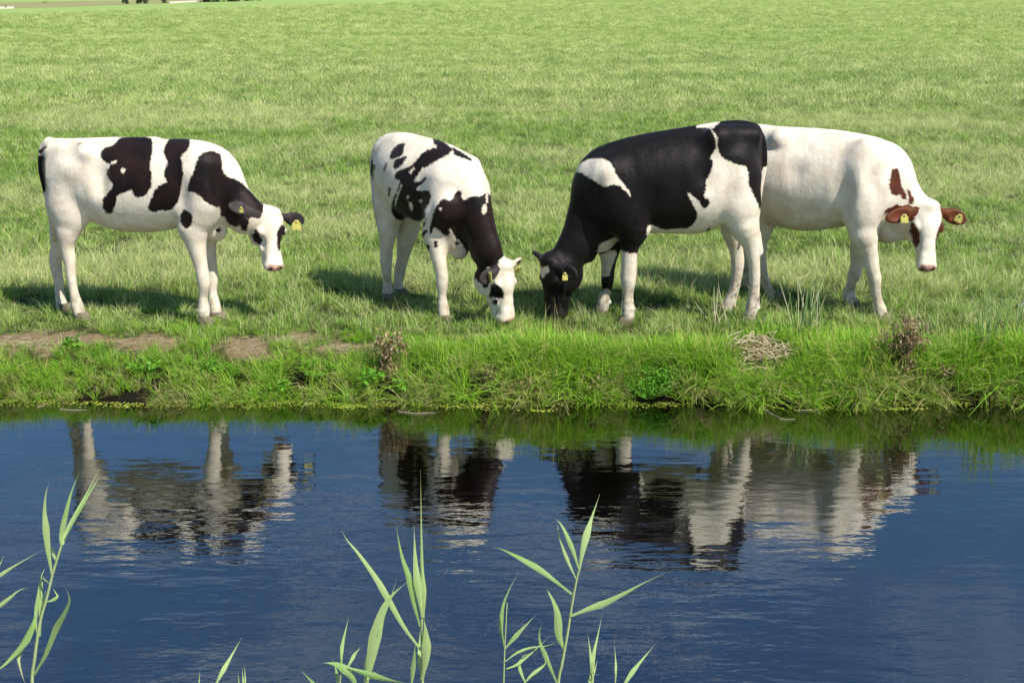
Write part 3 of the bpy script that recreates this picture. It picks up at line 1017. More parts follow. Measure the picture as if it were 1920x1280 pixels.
# ---- third cow: almost black, grazing towards the left
cow3 = dict(
    D=8.22, slope=0, pxc=1250, L=(0, 1, 0), crop=(960, 210, 3.048), mat=M_blacknose, root=(.95, 8.2, 0), fwd=(-1, 0, 0), mud=.85,
    label='mostly black grazing cow with white shoulder patch, white hind legs and small forehead star',
    chains=[
        ('body', .07, 1.2, [(1368, 290, 0, 60), (1342, 316, 0, 82), (1300, 334, 0, 93), (1250, 340, 0, 92), (1200, 345, 0, 88), (1160, 350, 0, 78), (1139, 352, 0, 64)]),
        ('body', .06, 1.2, [(1300, 350, 0, 88), (1235, 350, 0, 84)]),
        ('body', .05, 1.0, [(1410, 256, -.07, 19), (1350, 256, -.13, 20)]),
        ('body', .05, 1.0, [(1410, 256, .07, 19), (1350, 256, .13, 20)]),
        ('body', .04, 1.0, [(1412, 241, 0, 11), (1380, 240, 0, 13), (1290, 253, 0, 13), (1180, 275, 0, 14), (1128, 291, 0, 15), (1106, 310, 0, 13)]),
        ('body', .04, 1.25, [(1379, 335, -.11, 49), (1384, 385, -.13, 40)]),
        ('near', .05, 1.2, [(1384, 385, -.12, 40), (1396, 425, -.14, 27)]),
        ('near', .025, 1.0, [(1396, 425, -.14, 27), (1407, 458, -.14, 17), (1413, 488, -.14, 12.5), (1415, 520, -.14, 10.8), (1414, 548, -.14, 10.5), (1411, 573, -.14, 12), (1407, 590, -.15, 11)]),
        ('near', .02, 1.0, [(1420, 440, -.14, 7), (1424, 472, -.14, 7.5)]),
        ('far', .05, 1.2, [(1380, 380, .10, 38), (1373, 430, .13, 21)]),
        ('far', .025, 1.0, [(1373, 430, .13, 21), (1380, 468, .14, 14.5), (1383, 492, .14, 12.5), (1380, 525, .14, 10.5), (1374, 550, .14, 10.5), (1366, 570, .14, 11.5), (1360, 582, .14, 11)]),
        ('body', .045, 1.2, [(1150, 335, -.115, 48), (1160, 360, -.125, 50), (1175, 400, -.14, 45)]),
        ('near', .05, 1.15, [(1175, 400, -.13, 45), (1188, 428, -.15, 29)]),
        ('near', .03, 1.0, [(1188, 428, -.15, 29), (1181, 465, -.15, 18.5), (1179, 505, -.15, 15.5), (1178, 525, -.15, 14.5), (1177, 552, -.15, 11.3), (1177, 575, -.15, 12.3), (1178, 593, -.16, 12)]),
        ('far', .05, 1.1, [(1158, 420, .11, 32), (1142, 470, .13, 18)]),
        ('far', .03, 1.0, [(1142, 470, .13, 18), (1140, 505, .13, 13.5), (1139, 525, .13, 12), (1137, 545, .13, 9.8), (1132, 563, .13, 11.5), (1130, 580, .13, 11)]),
        ('body', .06, 1.25, [(1140, 410, 0, 52), (1128, 447, 0, 26)]),
        ('body', .05, 1.4, [(1139, 346, 0, 62), (1118, 384, 0, 50), (1099, 425, -.02, 41), (1081, 462, -.05, 34)]),
        ('body', .03, 1.0, [(1110, 450, -.02, 17), (1105, 480, -.02, 11)]),
        ('tail', .015, 1.0, [(1418, 244, 0, 9), (1430, 268, 0, 7), (1432, 308, 0, 6.5), (1426, 345, 0, 6), (1420, 390, 0, 5.5), (1418, 425, 0, 3)]),
    ],
    bumps=[(1345, 262, -.17, 22, .06, 18, .10), (1142, 375, -.19, 22, .05, 26, .07), (1372, 300, -.13, 36, .10, 28, .07)],
    dents=[(1322, 312, -.305, 13, .055, 36, .08), (1222, 385, -.325, 12, .05, 40, .08), (1118, 372, -.255, 9, .04, 34, .06)],
    neck_end=(1082, 462, -.05, 31),
    head=dict(poll=(1015, 478, -.16), muz=(1023, 606, -.14), z=(-.87, -.47, .10), wide=1.06,
              ears=[dict(dir=(-.10, -1, -.05), face=(.6, .2, .7), len=.34, w=.10), dict(dir=(.42, 1, -.45), face=(.1, .75, .6), len=.36, w=.105)],
              tags=[None, dict(t=-.1, n=(.15, -1, .2), off=(.0, -.012, -.03), w=.036, h=.05)]),
    coat=[
        (['head', 'body', 'near', 'far', 'tail', 'ear-1', 'ear1'], 1, [(-900, -900), (3000, -900), (3000, 3000), (-900, 3000)]),
        (BN, -1, [(340, 335), (420, 275), (500, 262), (545, 275), (580, 310), (600, 370), (650, 420), (682, 478), (670, 480), (640, 440), (590, 410), (525, 432), (490, 405), (430, 370), (400, 350)]),
        (BT, -1, [(1140, 100), (1175, 140), (1172, 180), (1180, 230), (1210, 270), (1300, 305), (1340, 310), (1352, 350), (1352, 420), (1395, 500), (1440, 620), (1500, 1300), (1130, 1300), (1150, 620), (1060, 760), (900, 760), (770, 720), (770, 655), (800, 645), (870, 675), (940, 668), (1010, 665), (1055, 620), (1060, 575), (1040, 540), (1010, 480), (1000, 455), (1075, 515), (1085, 550), (1110, 555), (1130, 525), (1125, 500), (1095, 490), (1108, 440), (1110, 390), (1145, 330), (1150, 280), (1130, 262), (1165, 215), (1165, 150), (1130, 95)]),
        (B, -1, [(1040, 92), (1110, 50), (1195, 50), (1150, 95), (1140, 100), (1100, 88)]),
        (N, -1, [(590, 770), (640, 800), (690, 808), (745, 805), (745, 1300), (570, 1300)]),
        (FR, -1, [(480, 820), (610, 780), (565, 900), (555, 940), (520, 940), (480, 930)]), (FR, -1, [(500, 1035), (540, 1000), (580, 1040), (600, 1300), (440, 1300), (480, 1050)]),
        (B, -1, [(490, 790), (500, 755), (560, 730), (605, 715), (618, 770), (600, 850), (490, 840)]),
        (HD, -1, [(165, 888), (180, 890), (205, 880), (207, 910), (175, 945), (163, 910)]),
        (TL, -1, [(1340, 320), (1500, 310), (1500, 700), (1340, 700)]),
    ])

# ---- fourth cow: white with red-brown ears, facing the camera
cow4 = dict(
    D=8.5, slope=0, pxc=1550, L=(.35, 1, 0), crop=(1380, 210, 3.048), mat=M_red, root=(2.2, 8.5, 0), fwd=(.9, -.4, 0), mud=.6,
    label='white cow with red-brown ears and eye patches at the far right, looking at the camera',
    chains=[
        ('body', .07, 1.2, [(1412, 298, .33, 64), (1450, 325, .23, 85), (1500, 338, .13, 94), (1550, 338, .03, 91), (1600, 336, -.07, 83), (1640, 332, -.14, 70)]),
        ('body', .05, 1.0, [(1405, 258, .27, 18), (1462, 262, .07, 21)]),
        ('body', .05, 1.0, [(1405, 258, .40, 18), (1462, 262, .35, 20)]),
        ('body', .04, 1.0, [(1398, 246, .36, 11), (1440, 250, .26, 12), (1560, 258, .02, 13), (1640, 275, -.14, 14)]),
        ('body', .06, 1.2, [(1408, 330, .24, 46), (1415, 385, .23, 38)]),
        ('near', .05, 1.15, [(1415, 385, .23, 38), (1426, 425, .24, 24)]),
        ('near', .025, 1.0, [(1426, 425, .24, 24), (1425, 459, .24, 14.5), (1427, 490, .24, 11), (1432, 520, .24, 9.2), (1441, 545, .24, 9), (1450, 560, .24, 10), (1456, 569, .23, 10)]),
        ('far', .05, 1.1, [(1400, 390, .44, 34), (1402, 440, .46, 18), (1400, 490, .46, 12), (1404, 530, .46, 9), (1408, 558, .45, 10)]),
        ('body', .045, 1.2, [(1618, 318, -.21, 46), (1616, 350, -.235, 50), (1618, 395, -.275, 38)]),
        ('near', .05, 1.1, [(1618, 395, -.27, 38), (1619, 440, -.30, 25)]),
        ('near', .03, 1.0, [(1619, 440, -.30, 25), (1630, 480, -.30, 17.5), (1637, 510, -.31, 13.5), (1640, 522, -.31, 12.5), (1641, 540, -.31, 10.5), (1645, 562, -.31, 9.7), (1649, 577, -.31, 11.5), (1652, 590, -.32, 11.5)]),
        ('far', .05, 1.1, [(1628, 420, .0, 30), (1613, 465, .02, 18)]),
        ('far', .03, 1.0, [(1613, 465, .02, 18), (1606, 500, .01, 13), (1602, 515, .0, 11.8), (1595, 535, .0, 9.3), (1592, 553, .0, 11), (1597, 571, -.01, 10.5)]),
        ('body', .06, 1.2, [(1655, 395, -.17, 46), (1663, 430, -.19, 23)]),
        ('body', .06, 1.2, [(1663, 430, -.19, 22), (1690, 436, -.24, 15)]),
        ('body', .06, 1.4, [(1645, 336, -.15, 56), (1681, 366, -.22, 43), (1710, 400, -.28, 36)]),
        ('tail', .015, 1.0, [(1398, 248, .38, 8), (1388, 270, .42, 7), (1386, 330, .42, 6), (1390, 400, .42, 5)]),
    ],
    bumps=[(1468, 262, .02, 20, .05, 15, .05), (1657, 366, -.31, 20, .06, 26, .09), (1622, 315, -.27, 20, .05, 50, .12)],
    dents=[(1492, 270, -.12, 24, .045, 11, .06), (1580, 370, -.345, 12, .055, 42, .08), (1487, 312, -.17, 12, .03, 22, .08), (1640, 330, -.42, 10, .04, 30, .07)],
    neck_end=(1710, 400, -.28, 35),
    head=dict(poll=(1749, 373, -.38), muz=(1743, 508, -.52), z=(.06, -1, .12),
              ears=[dict(dir=(.36, -1, .10), face=(.1, 0, 1), len=.50, w=.105), dict(dir=(.24, 1, -.25), face=(.15, .1, 1), len=.47, w=.11)],
              tags=[dict(t=-.05, n=(0, -1, .3), off=(.012, -.01, -.026), w=.052, h=.055), dict(t=.15, n=(-.25, -1, .2), up=(.4, 0, 1), off=(0, -.01, -.004), w=.05, h=.052)]),
    coat=[
        (BN, 1, [(890, 330), (915, 320), (932, 328), (945, 400), (950, 430), (972, 460), (980, 500), (960, 500), (945, 498), (940, 470), (915, 480), (880, 460), (876, 400)]),
        (BN, 1, [(980, 432), (1000, 460), (1016, 490), (1016, 520), (992, 537), (985, 520), (990, 490), (975, 460)]),
        (HD, 1, [(930, 590), (985, 580), (1002, 558), (1012, 600), (1005, 625), (1040, 670), (1051, 710), (1047, 750), (1030, 775), (1010, 740), (1000, 690), (950, 690), (930, 660)]),
        (HD, 1, [(1168, 540), (1215, 560), (1215, 620), (1190, 680), (1172, 745), (1150, 795), (1140, 750), (1150, 690), (1165, 650), (1185, 610)]),
    ],
    solid={'ear-1': .02, 'ear1': .02})

for cw in (cow1, cow2, cow3, cow4):
    rt, ft = make_cow(cw)
    print('feet z,y', ft)
# ------------------------------------------------------------------ grass: tufts of single blades, scattered over the ground
def blades(n, rad, h, w, lean, droop, tint, dirs=None, seed=0, seg=3, up=0.0):
    """n blades as arrays (V, faces quads, tint)"""
    r = np.random.default_rng(seed)
    ang = r.uniform(0, 2 * np.pi, n)
    rr = rad * np.sqrt(r.uniform(0, 1, n))
    az = ang + r.normal(0, .7, n) if dirs is None else r.normal(dirs[0], dirs[1], n)
    hh = r.uniform(h[0], h[1], n)
    ww = r.uniform(w[0], w[1], n)
    le = np.abs(r.normal(lean, lean * .5, n))
    dr = np.abs(r.normal(droop, droop * .5 + .02, n))
    tn = r.uniform(tint[0], tint[1], n)
    if len(tint) > 2:
        tn = np.where(r.uniform(0, 1, n) < tint[2], r.uniform(.8, 1, n), tn)
    base = np.stack([rr * np.cos(ang), rr * np.sin(ang), np.full(n, -.01)], -1)
    D = np.stack([np.cos(az), np.sin(az), 0 * az], -1)
    tw = az + np.pi / 2 + r.normal(0, .6, n)
    W = np.stack([np.cos(tw), np.sin(tw), r.normal(0, .15, n)], -1)
    V, T, F = [], [], []
    for k in range(seg + 1):
        s = k / seg
        c = base + D * (hh * (le * s + dr * s * s))[:, None]
        c[:, 2] += hh * (s - .5 * (dr * 1.1) * s * s * s)
        wd = (ww * (1 - s ** 1.6) * .5 * (0.75 + .5 * s) if k < seg else ww * 0.04)[:, None]
        V += [c - W * wd, c + W * wd]
        T += [tn, tn]
    V = np.stack(V, 1).reshape(-1, 3)
    T = np.stack(T, 1).reshape(-1)
    k2 = 2 * (seg + 1)
    for k in range(seg):
        o = np.arange(n) * k2 + 2 * k
        F.append(np.stack([o, o + 1, o + 3, o + 2], 1))
    return V, np.concatenate(F), T


def join(parts):
    V, F, T, o = [], [], [], 0
    for v, f, tt in parts:
        V.append(v); F.append(f + o); T.append(tt); o += len(v)
    return np.concatenate(V), np.concatenate(F), np.concatenate(T)


def tuft(name, parts, mat):
    V, F, T = join(parts)
    return quad_mesh(name, V, F, mat, None, {'tint': T}, link=False)


def scatter(name, pts, rot, scl, pick, tufts, label, group_name):
    """one stuff object: a tuft of blades on every point"""
    coll = bpy.data.collections.new(group_name)
    for i, o in enumerate(tufts):
        o.name = '%s_tuft_%02d' % (group_name, i)
        coll.objects.link(o)
    me = bpy.data.meshes.new(name)
    me.vertices.add(len(pts))
    me.vertices.foreach_set('co', np.asarray(pts, np.float32).ravel())
    for k, a, tp in (('rot', rot, 'FLOAT_VECTOR'), ('scl', scl, 'FLOAT_VECTOR'), ('pick', pick, 'INT')):
        at_ = me.attributes.new(k, tp, 'POINT')
        if tp == 'INT':
            at_.data.foreach_set('value', np.asarray(a, np.int32))
        else:
            at_.data.foreach_set('vector', np.asarray(a, np.float32).ravel())
    o = bpy.data.objects.new(name, me)
    COL.objects.link(o)
    ng = bpy.data.node_groups.new(group_name, 'GeometryNodeTree')
    ng.interface.new_socket('Geometry', in_out='INPUT', socket_type='NodeSocketGeometry')
    ng.interface.new_socket('Geometry', in_out='OUTPUT', socket_type='NodeSocketGeometry')
    N, Lk = ng.nodes, ng.links
    gi, go = N.new('NodeGroupInput'), N.new('NodeGroupOutput')
    ip = N.new('GeometryNodeInstanceOnPoints')
    ci = N.new('GeometryNodeCollectionInfo')
    ci.inputs['Collection'].default_value = coll
    ci.inputs['Separate Children'].default_value = True
    ci.inputs['Reset Children'].default_value = True
    ip.inputs['Pick Instance'].default_value = True

    def named(nm, tp):
        q = N.new('GeometryNodeInputNamedAttribute')
        q.data_type = tp
        q.inputs['Name'].default_value = nm
        return q.outputs['Attribute']
    e2r = N.new('FunctionNodeEulerToRotation')
    Lk.new(named('rot', 'FLOAT_VECTOR'), e2r.inputs[0])
    Lk.new(e2r.outputs[0], ip.inputs['Rotation'])
    Lk.new(named('scl', 'FLOAT_VECTOR'), ip.inputs['Scale'])
    Lk.new(named('pick', 'INT'), ip.inputs['Instance Index'])
    Lk.new(gi.outputs[0], ip.inputs['Points'])
    Lk.new(ci.outputs[0], ip.inputs['Instance'])
    Lk.new(ip.outputs[0], go.inputs[0])
    md = o.modifiers.new('scatter', 'NODES')
    md.node_group = ng
    tag(o, label, kind='stuff')
    return o


M_field = blade_mat('field_grass', (0.13, 0.29, 0.026), (0.34, 0.47, 0.095), (0.72, 0.69, 0.36), band=.40, trans=.36, noise_scale=.8)
M_lush = blade_mat('lush_bank_grass', (0.06, 0.24, 0.008), (0.33, 0.57, 0.04), (0.56, 0.52, 0.17), trans=.36, noise_scale=2.2)
M_yellow = blade_mat('yellowing_bank_grass', (0.13, 0.24, 0.02), (0.30, 0.36, 0.07), (0.50, 0.42, 0.22), trans=.35, noise_scale=3)


def cone_points(y0, y1, n, margin=1.25, power=1.0, extra=.8):
    """random points in the wedge the camera sees plus a margin at the sides"""
    y = y0 + (y1 - y0) * rng.uniform(0, 1, n) ** power
    half = y * (960 / FPX) * margin + extra
    x = rng.uniform(-1, 1, n) * half
    return x, y


def density_points(y0, y1, per_m2, **k):
    """even density over the wedge"""
    hw = lambda y: y * (960 / FPX) * 1.22 + .8
    area = (y1 - y0) * (hw(y0) + hw(y1))
    n = int(area * per_m2)
    y = rng.uniform(y0, y1, n * 2)
    keep = rng.uniform(0, hw(y1), n * 2) < hw(y)
    y = y[keep][:n]
    x = rng.uniform(-1, 1, len(y)) * hw(y)
    return x, y


# ---- meadow
ft = []
for s in range(4):      # leafy
    ft.append(tuft('tuft', [blades(46, .085, (.04, .10), (.003, .006), .35, .35, (0, .5, .06), seed=s),
                            blades(4, .07, (.10, .17), (.0018, .003), .3, .5, (.55, 1), seed=50 + s)], M_field))
for s in range(4):      # with dry bents
    ft.append(tuft('tuft', [blades(34, .085, (.04, .11), (.003, .006), .4, .4, (0, .6, .15), seed=10 + s),
                            blades(16, .085, (.09, .20), (.0018, .0032), .35, .6, (.5, 1), seed=60 + s)], M_field))
for s in range(3):      # far, wide and coarse
    ft.append(tuft('tuft', [blades(70, .32, (.06, .15), (.007, .014), .35, .4, (0, .7, .12), seed=20 + s, seg=2),
                            blades(22, .32, (.13, .24), (.004, .007), .35, .5, (.5, 1), seed=70 + s, seg=2)], M_field))
px_, py_, pk_, sc_ = [], [], [], []
for (y0, y1, dens, mode) in ((7.35, 10, 150, 0), (10, 15, 105, 0), (15, 24, 62, 0), (24, 40, 22, 1), (40, 75, 9, 1), (75, 170, 3.0, 2), (170, 420, .55, 3)):
    x, y = density_points(y0, y1, dens)
    lush = vnoise(x, y, 1.1, 31) * .5 + vnoise(x, y * 1.6, 4.0, 32) * .5
    r = rng.uniform(0, 1, len(x))
    if mode == 0:
        pk = np.where(r < (lush - .5) * 4 + .5, rng.integers(0, 4, len(x)), rng.integers(4, 8, len(x)))
        pk = np.where((y < 8.9) & (r < .85), rng.integers(0, 4, len(x)), pk)
        sc = rng.uniform(.7, 1.25, len(x)) * (1 + .25 * (y > 14))
        sc *= np.where(y < 9.0, .8, 1)
    else:
        pk = rng.integers(8, 11, len(x))
        sc = rng.uniform(.7, 1.15, len(x)) * (1.0, 1.7, 2.6)[mode - 1]
    q = project(np.stack([x, y, 0 * x], 1))
    keep = ~((q[:, 0] < 900) & (q[:, 1] < 29.5 - q[:, 0] * .0318)) & (bare(x, y) < .35 + .25 * rng.uniform(0, 1, len(x))) & (y > lip_y(x) - .02)
    px_.append(x[keep]); py_.append(y[keep]); pk_.append(pk[keep]); sc_.append(sc[keep])
x, y, pk, sc = map(np.concatenate, (px_, py_, pk_, sc_))
zz = ground_z(x, y)
hz = np.where(y > 12, .72 + .35 * vnoise(x, y, .42, 33) + .25 * vnoise(x, y, 1.3, 35), 0.5 + .75 * vnoise(x, y, .42, 33) + .35 * vnoise(x, y, 1.3, 35)) * np.where(y > 170, .45, np.where(y > 40, .7, np.where(y > 10, .72, .95)))
n = len(x)
scatter('grass', np.stack([x, y, zz], 1), np.stack([rng.normal(0, .12, n) + .8 * (vnoise(x, y, .5, 36) - .5), rng.normal(0, .12, n) + .8 * (vnoise(x, y, .5, 37) - .5), rng.uniform(0, 6.28, n)], 1),
        np.stack([sc, sc, sc * hz], 1), pk, ft, 'pasture grass with pale dry bents covering the whole meadow', 'meadow_grass')
print('meadow tufts', n)

# ---- bank
# room kept free for the plants and the straw heap that stand on the bank (pixel, width, how far in front)
CLEAR = [(gpt(px, py), w, fr_) for px, py, w, fr_ in ((1422, 672, .15, .16), (1690, 715, .07, .25), (728, 705, .06, .2), (1215, 742, .13, .3), (1235, 715, .09, .3), (905, 735, .05, .2))]


def cleared(x, y):
    k = np.zeros(len(x), bool)
    for c, w, fr_ in CLEAR:
        k |= (np.abs(x - c[0]) < w) & (y < c[1] + .05) & (y > c[1] - fr_)
    return k


bt = []
for s in range(5):
    bt.append(tuft('tuft', [blades(30, .07, (.07, .23), (.005, .010), .34, .55, (0, .6, .04), seed=100 + s, seg=4)], M_lush))
for s in range(3):
    bt.append(tuft('tuft', [blades(26, .06, (.12, .29), (.004, .009), .42, .7, (.0, .7, .10), seed=110 + s, seg=4)], M_lush))
for s in range(4):      # yellow, hanging over the water's edge
    bt.append(tuft('tuft', [blades(20, .05, (.09, .23), (.004, .009), .28, .6, (.1, .9, .25), dirs=(-1.57, 1.6), seed=120 + s, seg=4),
                            blades(12, .06, (.06, .16), (.004, .008), .5, .6, (.0, .5), seed=130 + s, seg=4)], M_yellow))
for s in range(3):      # short and leafy
    bt.append(tuft('tuft', [blades(60, .07, (.04, .10), (.004, .008), .45, .5, (0, .5, .05), seed=140 + s, seg=3)], M_lush))
for s in range(3):      # upright stalks, some bleached
    bt.append(tuft('tuft', [blades(5, .05, (.20, .38), (.0025, .0045), .22, .15, (.3, 1, .5), seed=150 + s, seg=4), blades(14, .05, (.10, .26), (.005, .009), .18, .3, (0, .5), seed=160 + s, seg=4)], M_lush))
n = 6400
x = rng.uniform(-5.2, 5.2, n)
u = rng.uniform(-.06, 1.75, n)
e, l = edge_y(x), lip_y(x)
y = e + u * (l - e)
r = rng.uniform(0, 1, n)
tall = vnoise(x, y, .5, 41)
right = ss(-1.6, .2, x)
pk = np.where(u > 1.0, np.where(r < .35 + .3 * right, rng.integers(0, 5, n), rng.integers(12, 15, n)), rng.integers(0, 8, n))
yb = vnoise(x, 0 * x, .28, 44)
pk = np.where((u < .36) & (r < .12 + .62 * yb), rng.integers(8, 12, n), pk)
pk = np.where((u >= .36) & (u < .8) & (r < .16 * yb), rng.integers(8, 12, n), pk)
pk = np.where((u > .1) & (u < .9) & (rng.uniform(0, 1, n) < .24), rng.integers(15, 18, n), pk)
sc = rng.uniform(.7, 1.15, n) * (.62 + .62 * tall) * (.82 + .10 * right)
sc = np.where(u > 1, sc * .78, sc)
left = ss(.5, -1.2, x)
sc = sc * (1 - np.where(u > .55, .48, .22) * left)
keep = ~cleared(x, y) & (np.maximum(bare(x, y), bare(x, y + .07)) < .3 + .3 * r) & ~((u > 1.1) & (r > .8)) & (vnoise(x, y, .16, 43) > np.where(u < .55, .38 - .12 * left, .2))
x, y, u, pk, sc = x[keep], y[keep], u[keep], pk[keep], sc[keep]
zz = ground_z(x, y)
n = len(x)
lean = np.clip(1 - u, 0, 1) * .22
scatter('bank_grass', np.stack([x, y, zz], 1), np.stack([lean + rng.normal(0, .15, n), rng.normal(0, .15, n), rng.normal(0, .5, n)], 1),
        np.stack([sc, sc, sc], 1), pk, bt, 'lush long grass on the ditch bank, yellowing at the water edge', 'bank_grass')
print('bank tufts', n)
# ------------------------------------------------------------------ plants, litter and floating things on the bank
def tube(pts, rad, n=5):
    """tapered tube through points; returns V, quads"""
    pts = np.asarray(pts, float)
    m = len(pts)
    rad = np.broadcast_to(np.asarray(rad, float), (m,))
    V = []
    for i in range(m):
        d = nrm(pts[min(i + 1, m - 1)] - pts[max(i - 1, 0)])
        u = nrm(np.cross(d, [0.31, 0.87, 0.38]))
        w = np.cross(d, u)
        for j in range(n):
            a = 2 * math.pi * j / n
            V.append(pts[i] + rad[i] * (u * math.cos(a) + w * math.sin(a)))
    F = []
    for i in range(m - 1):
        for j in range(n):
            F.append((i * n + j, i * n + (j + 1) % n, (i + 1) * n + (j + 1) % n, (i + 1) * n + j))
    return np.array(V), np.array(F)


class Acc:
    """collects shapes that end up in one mesh"""
    def __init__(self):
        self.p = []

    def add(self, V, F, tint=0.3):
        V = np.asarray(V, float)
        self.p.append((V, np.asarray(F), np.full(len(V), tint)))

    def leaf(self, b, d, side, ln, w, tint=.3, fold=.25, droop=.3):
        """pointed leaf with a fold along its midrib; 8 quads"""
        d, side = nrm(d), nrm(side)
        nn = nrm(np.cross(d, side))
        V = []
        for s, ww in ((0, .12), (.25, .8), (.5, 1), (.78, .65), (1, .03)):
            c = b + d * ln * s - np.array([0, 0, droop * ln * s * s])
            V += [c - side * w * .5 * ww + nn * fold * w * ww * .5, c, c + side * w * .5 * ww + nn * fold * w * ww * .5]
        F = []
        for i in range(4):
            for j in range(2):
                F.append((3 * i + j, 3 * i + j + 1, 3 * i + j + 4, 3 * i + j + 3))
        self.add(V, F, tint)

    def build(self, name, mat, parent=None):
        V, F, T = join(self.p)
        return quad_mesh(name, V, F, mat, parent, {'tint': T})


M_rush = blade_mat('rush_stalk', (0.12, 0.25, 0.05), (0.28, 0.40, 0.15), (0.60, 0.57, 0.36), trans=.15, noise_scale=5)
M_herb = blade_mat('broad_herb_leaf', (0.09, 0.27, 0.02), (0.20, 0.43, 0.045), (0.42, 0.46, 0.10), trans=.4, noise_scale=8)
M_dead = blade_mat('dead_weed', (0.10, 0.062, 0.032), (0.22, 0.15, 0.075), (0.40, 0.32, 0.18), trans=.15, noise_scale=12)
M_dark = blade_mat('dark_dead_weed', (0.05, 0.035, 0.022), (0.10, 0.07, 0.045), (0.17, 0.12, 0.08), trans=.1, noise_scale=12)
M_straw = blade_mat('dry_reed_straw', (0.34, 0.25, 0.15), (0.46, 0.37, 0.24), (0.56, 0.47, 0.33), trans=.1, noise_scale=20)
M_duck = blade_mat('duckweed', (0.20, 0.30, 0.02), (0.34, 0.40, 0.05), (0.44, 0.44, 0.12), trans=.2, noise_scale=9)
M_stick = simple_mat('bleached_reed', (0.42, 0.36, 0.27), (0.24, 0.19, 0.13), 60, .8, .2)
M_weed = blade_mat('waterweed', (0.17, 0.13, 0.09), (0.30, 0.23, 0.15), (0.42, 0.34, 0.24), trans=.1, noise_scale=6)


def rush(px, py, n, hmin, hmax, spread, lean, label, dry=.3, lean_x=0.0):
    b = gpt(px, py)
    root = empty('rush_clump', tuple(b))
    tag(root, label, 'rushes', 'rush clumps on the bank')
    for i in range(n):
        o = b + np.array([rng.normal(0, spread), rng.normal(0, spread * .6), -.02])
        h = rng.uniform(hmin, hmax)
        d = np.array([rng.normal(lean_x, lean), rng.normal(0, lean * .6), 1])
        k = rng.normal(0, .10) * h
        pts = [o + d * h * s + np.array([k * s * s, 0, 0]) for s in (0, .3, .6, .85, 1)]
        A = Acc()
        V, F = tube(pts, [.0034, .0032, .0028, .0020, .0006], 4)
        A.add(V, F, rng.uniform(0, .5) if rng.uniform() > dry else rng.uniform(.7, 1))
        A.build('stalk', M_rush, root)


rush(1512, 640, 26, .28, .50, .035, .10, 'tall pale rush clump on the bank in front of the white cow with red ears', .45)
rush(1345, 606, 9, .12, .34, .05, .45, 'sparse dry grass stalks fanning out behind the near legs of the black cow', 1.0, -.15)
rush(1852, 665, 24, .28, .52, .07, .16, 'dark green rush clump at the right edge of the bank', .12)
rush(1905, 650, 22, .25, .48, .07, .18, 'rush clump cut by the right edge of the picture', .15, -.05)
rush(1745, 640, 9, .14, .26, .06, .25, 'short rushes between the brown dead weed and the dark gap in the bank', .3)


def herb(px, py, n, h, r, lf, label, mat=M_herb, group='leafy herbs on the bank', tint=(0, .5), name='leafy_herb', z=None):
    b = gpt(px, py, z)
    root = empty(name, tuple(b))
    tag(root, label, 'herb', group)
    st, lv = Acc(), Acc()
    for i in range(n):
        a = rng.uniform(0, 6.28)
        rr = r * math.sqrt(rng.uniform())
        top = b + np.array([rr * math.cos(a) * 1.3, rr * math.sin(a) - .3 * r, h * rng.uniform(.45, 1) * (1 - .35 * (rr / r) ** 2)])
        base = b + np.array([rr * .35 * math.cos(a), rr * .35 * math.sin(a), -.01])
        midp = (base + top) * .5 + np.array([0, 0, .02])
        V, F = tube([base, midp, top], [.0018, .0014, .0006], 4)
        st.add(V, F, .4)
        for k in range(5):
            s = .35 + .65 * (k + rng.uniform()) / 5
            p = base * (1 - s) + top * s
            d = np.array([rng.normal(), rng.normal() - .5, rng.uniform(-.1, .7)])
            sd = np.cross(nrm(d), nrm([rng.normal(0, .4), rng.normal(0, .4), 1]))
            lv.leaf(p, d, sd, lf * rng.uniform(.6, 1.2), lf * rng.uniform(.35, .6), rng.uniform(*tint), droop=rng.uniform(0, .5))
    st.build('stems', mat, root)
    lv.build('foliage', mat, root)
    return root


herb(1215, 742, 130, .19, .13, .022, 'bright green dense herb cushion hanging to the water below the black cow', tint=(0, .2))
herb(1235, 715, 70, .14, .10, .022, 'second bright green herb cushion, just above the one at the water', tint=(0, .25))
herb(1668, 748, 8, .09, .03, .05, 'small pale nettle at the water edge below the brown dead weed', tint=(.1, .4))
herb(600, 700, 26, .12, .10, .042, 'broad leaved herb on the bank right of the bare soil', tint=(0, .35))
herb(690, 715, 24, .10, .09, .045, 'broad leaved herb left below the reddish dead dock', tint=(0, .4))
herb(395, 700, 30, .14, .10, .032, 'dark leafy herb below the middle bare soil patch', tint=(0, .2))
herb(275, 690, 24, .09, .10, .035, 'leafy herb between two bare soil patches on the left', tint=(0, .5))
herb(755, 730, 14, .08, .06, .045, 'pale lobed herb right below the reddish dead dock', tint=(.1, .5))
herb(520, 728, 20, .10, .09, .035, 'leafy herb at the water edge left of the floating algae', tint=(0, .4))
herb(1560, 725, 22, .10, .08, .032, 'leafy herb at the water edge right of the straw heap', tint=(0, .4))
herb(135, 650, 12, .08, .06, .045, 'small leafy herb on the edge of the leftmost bare soil', tint=(0, .4))


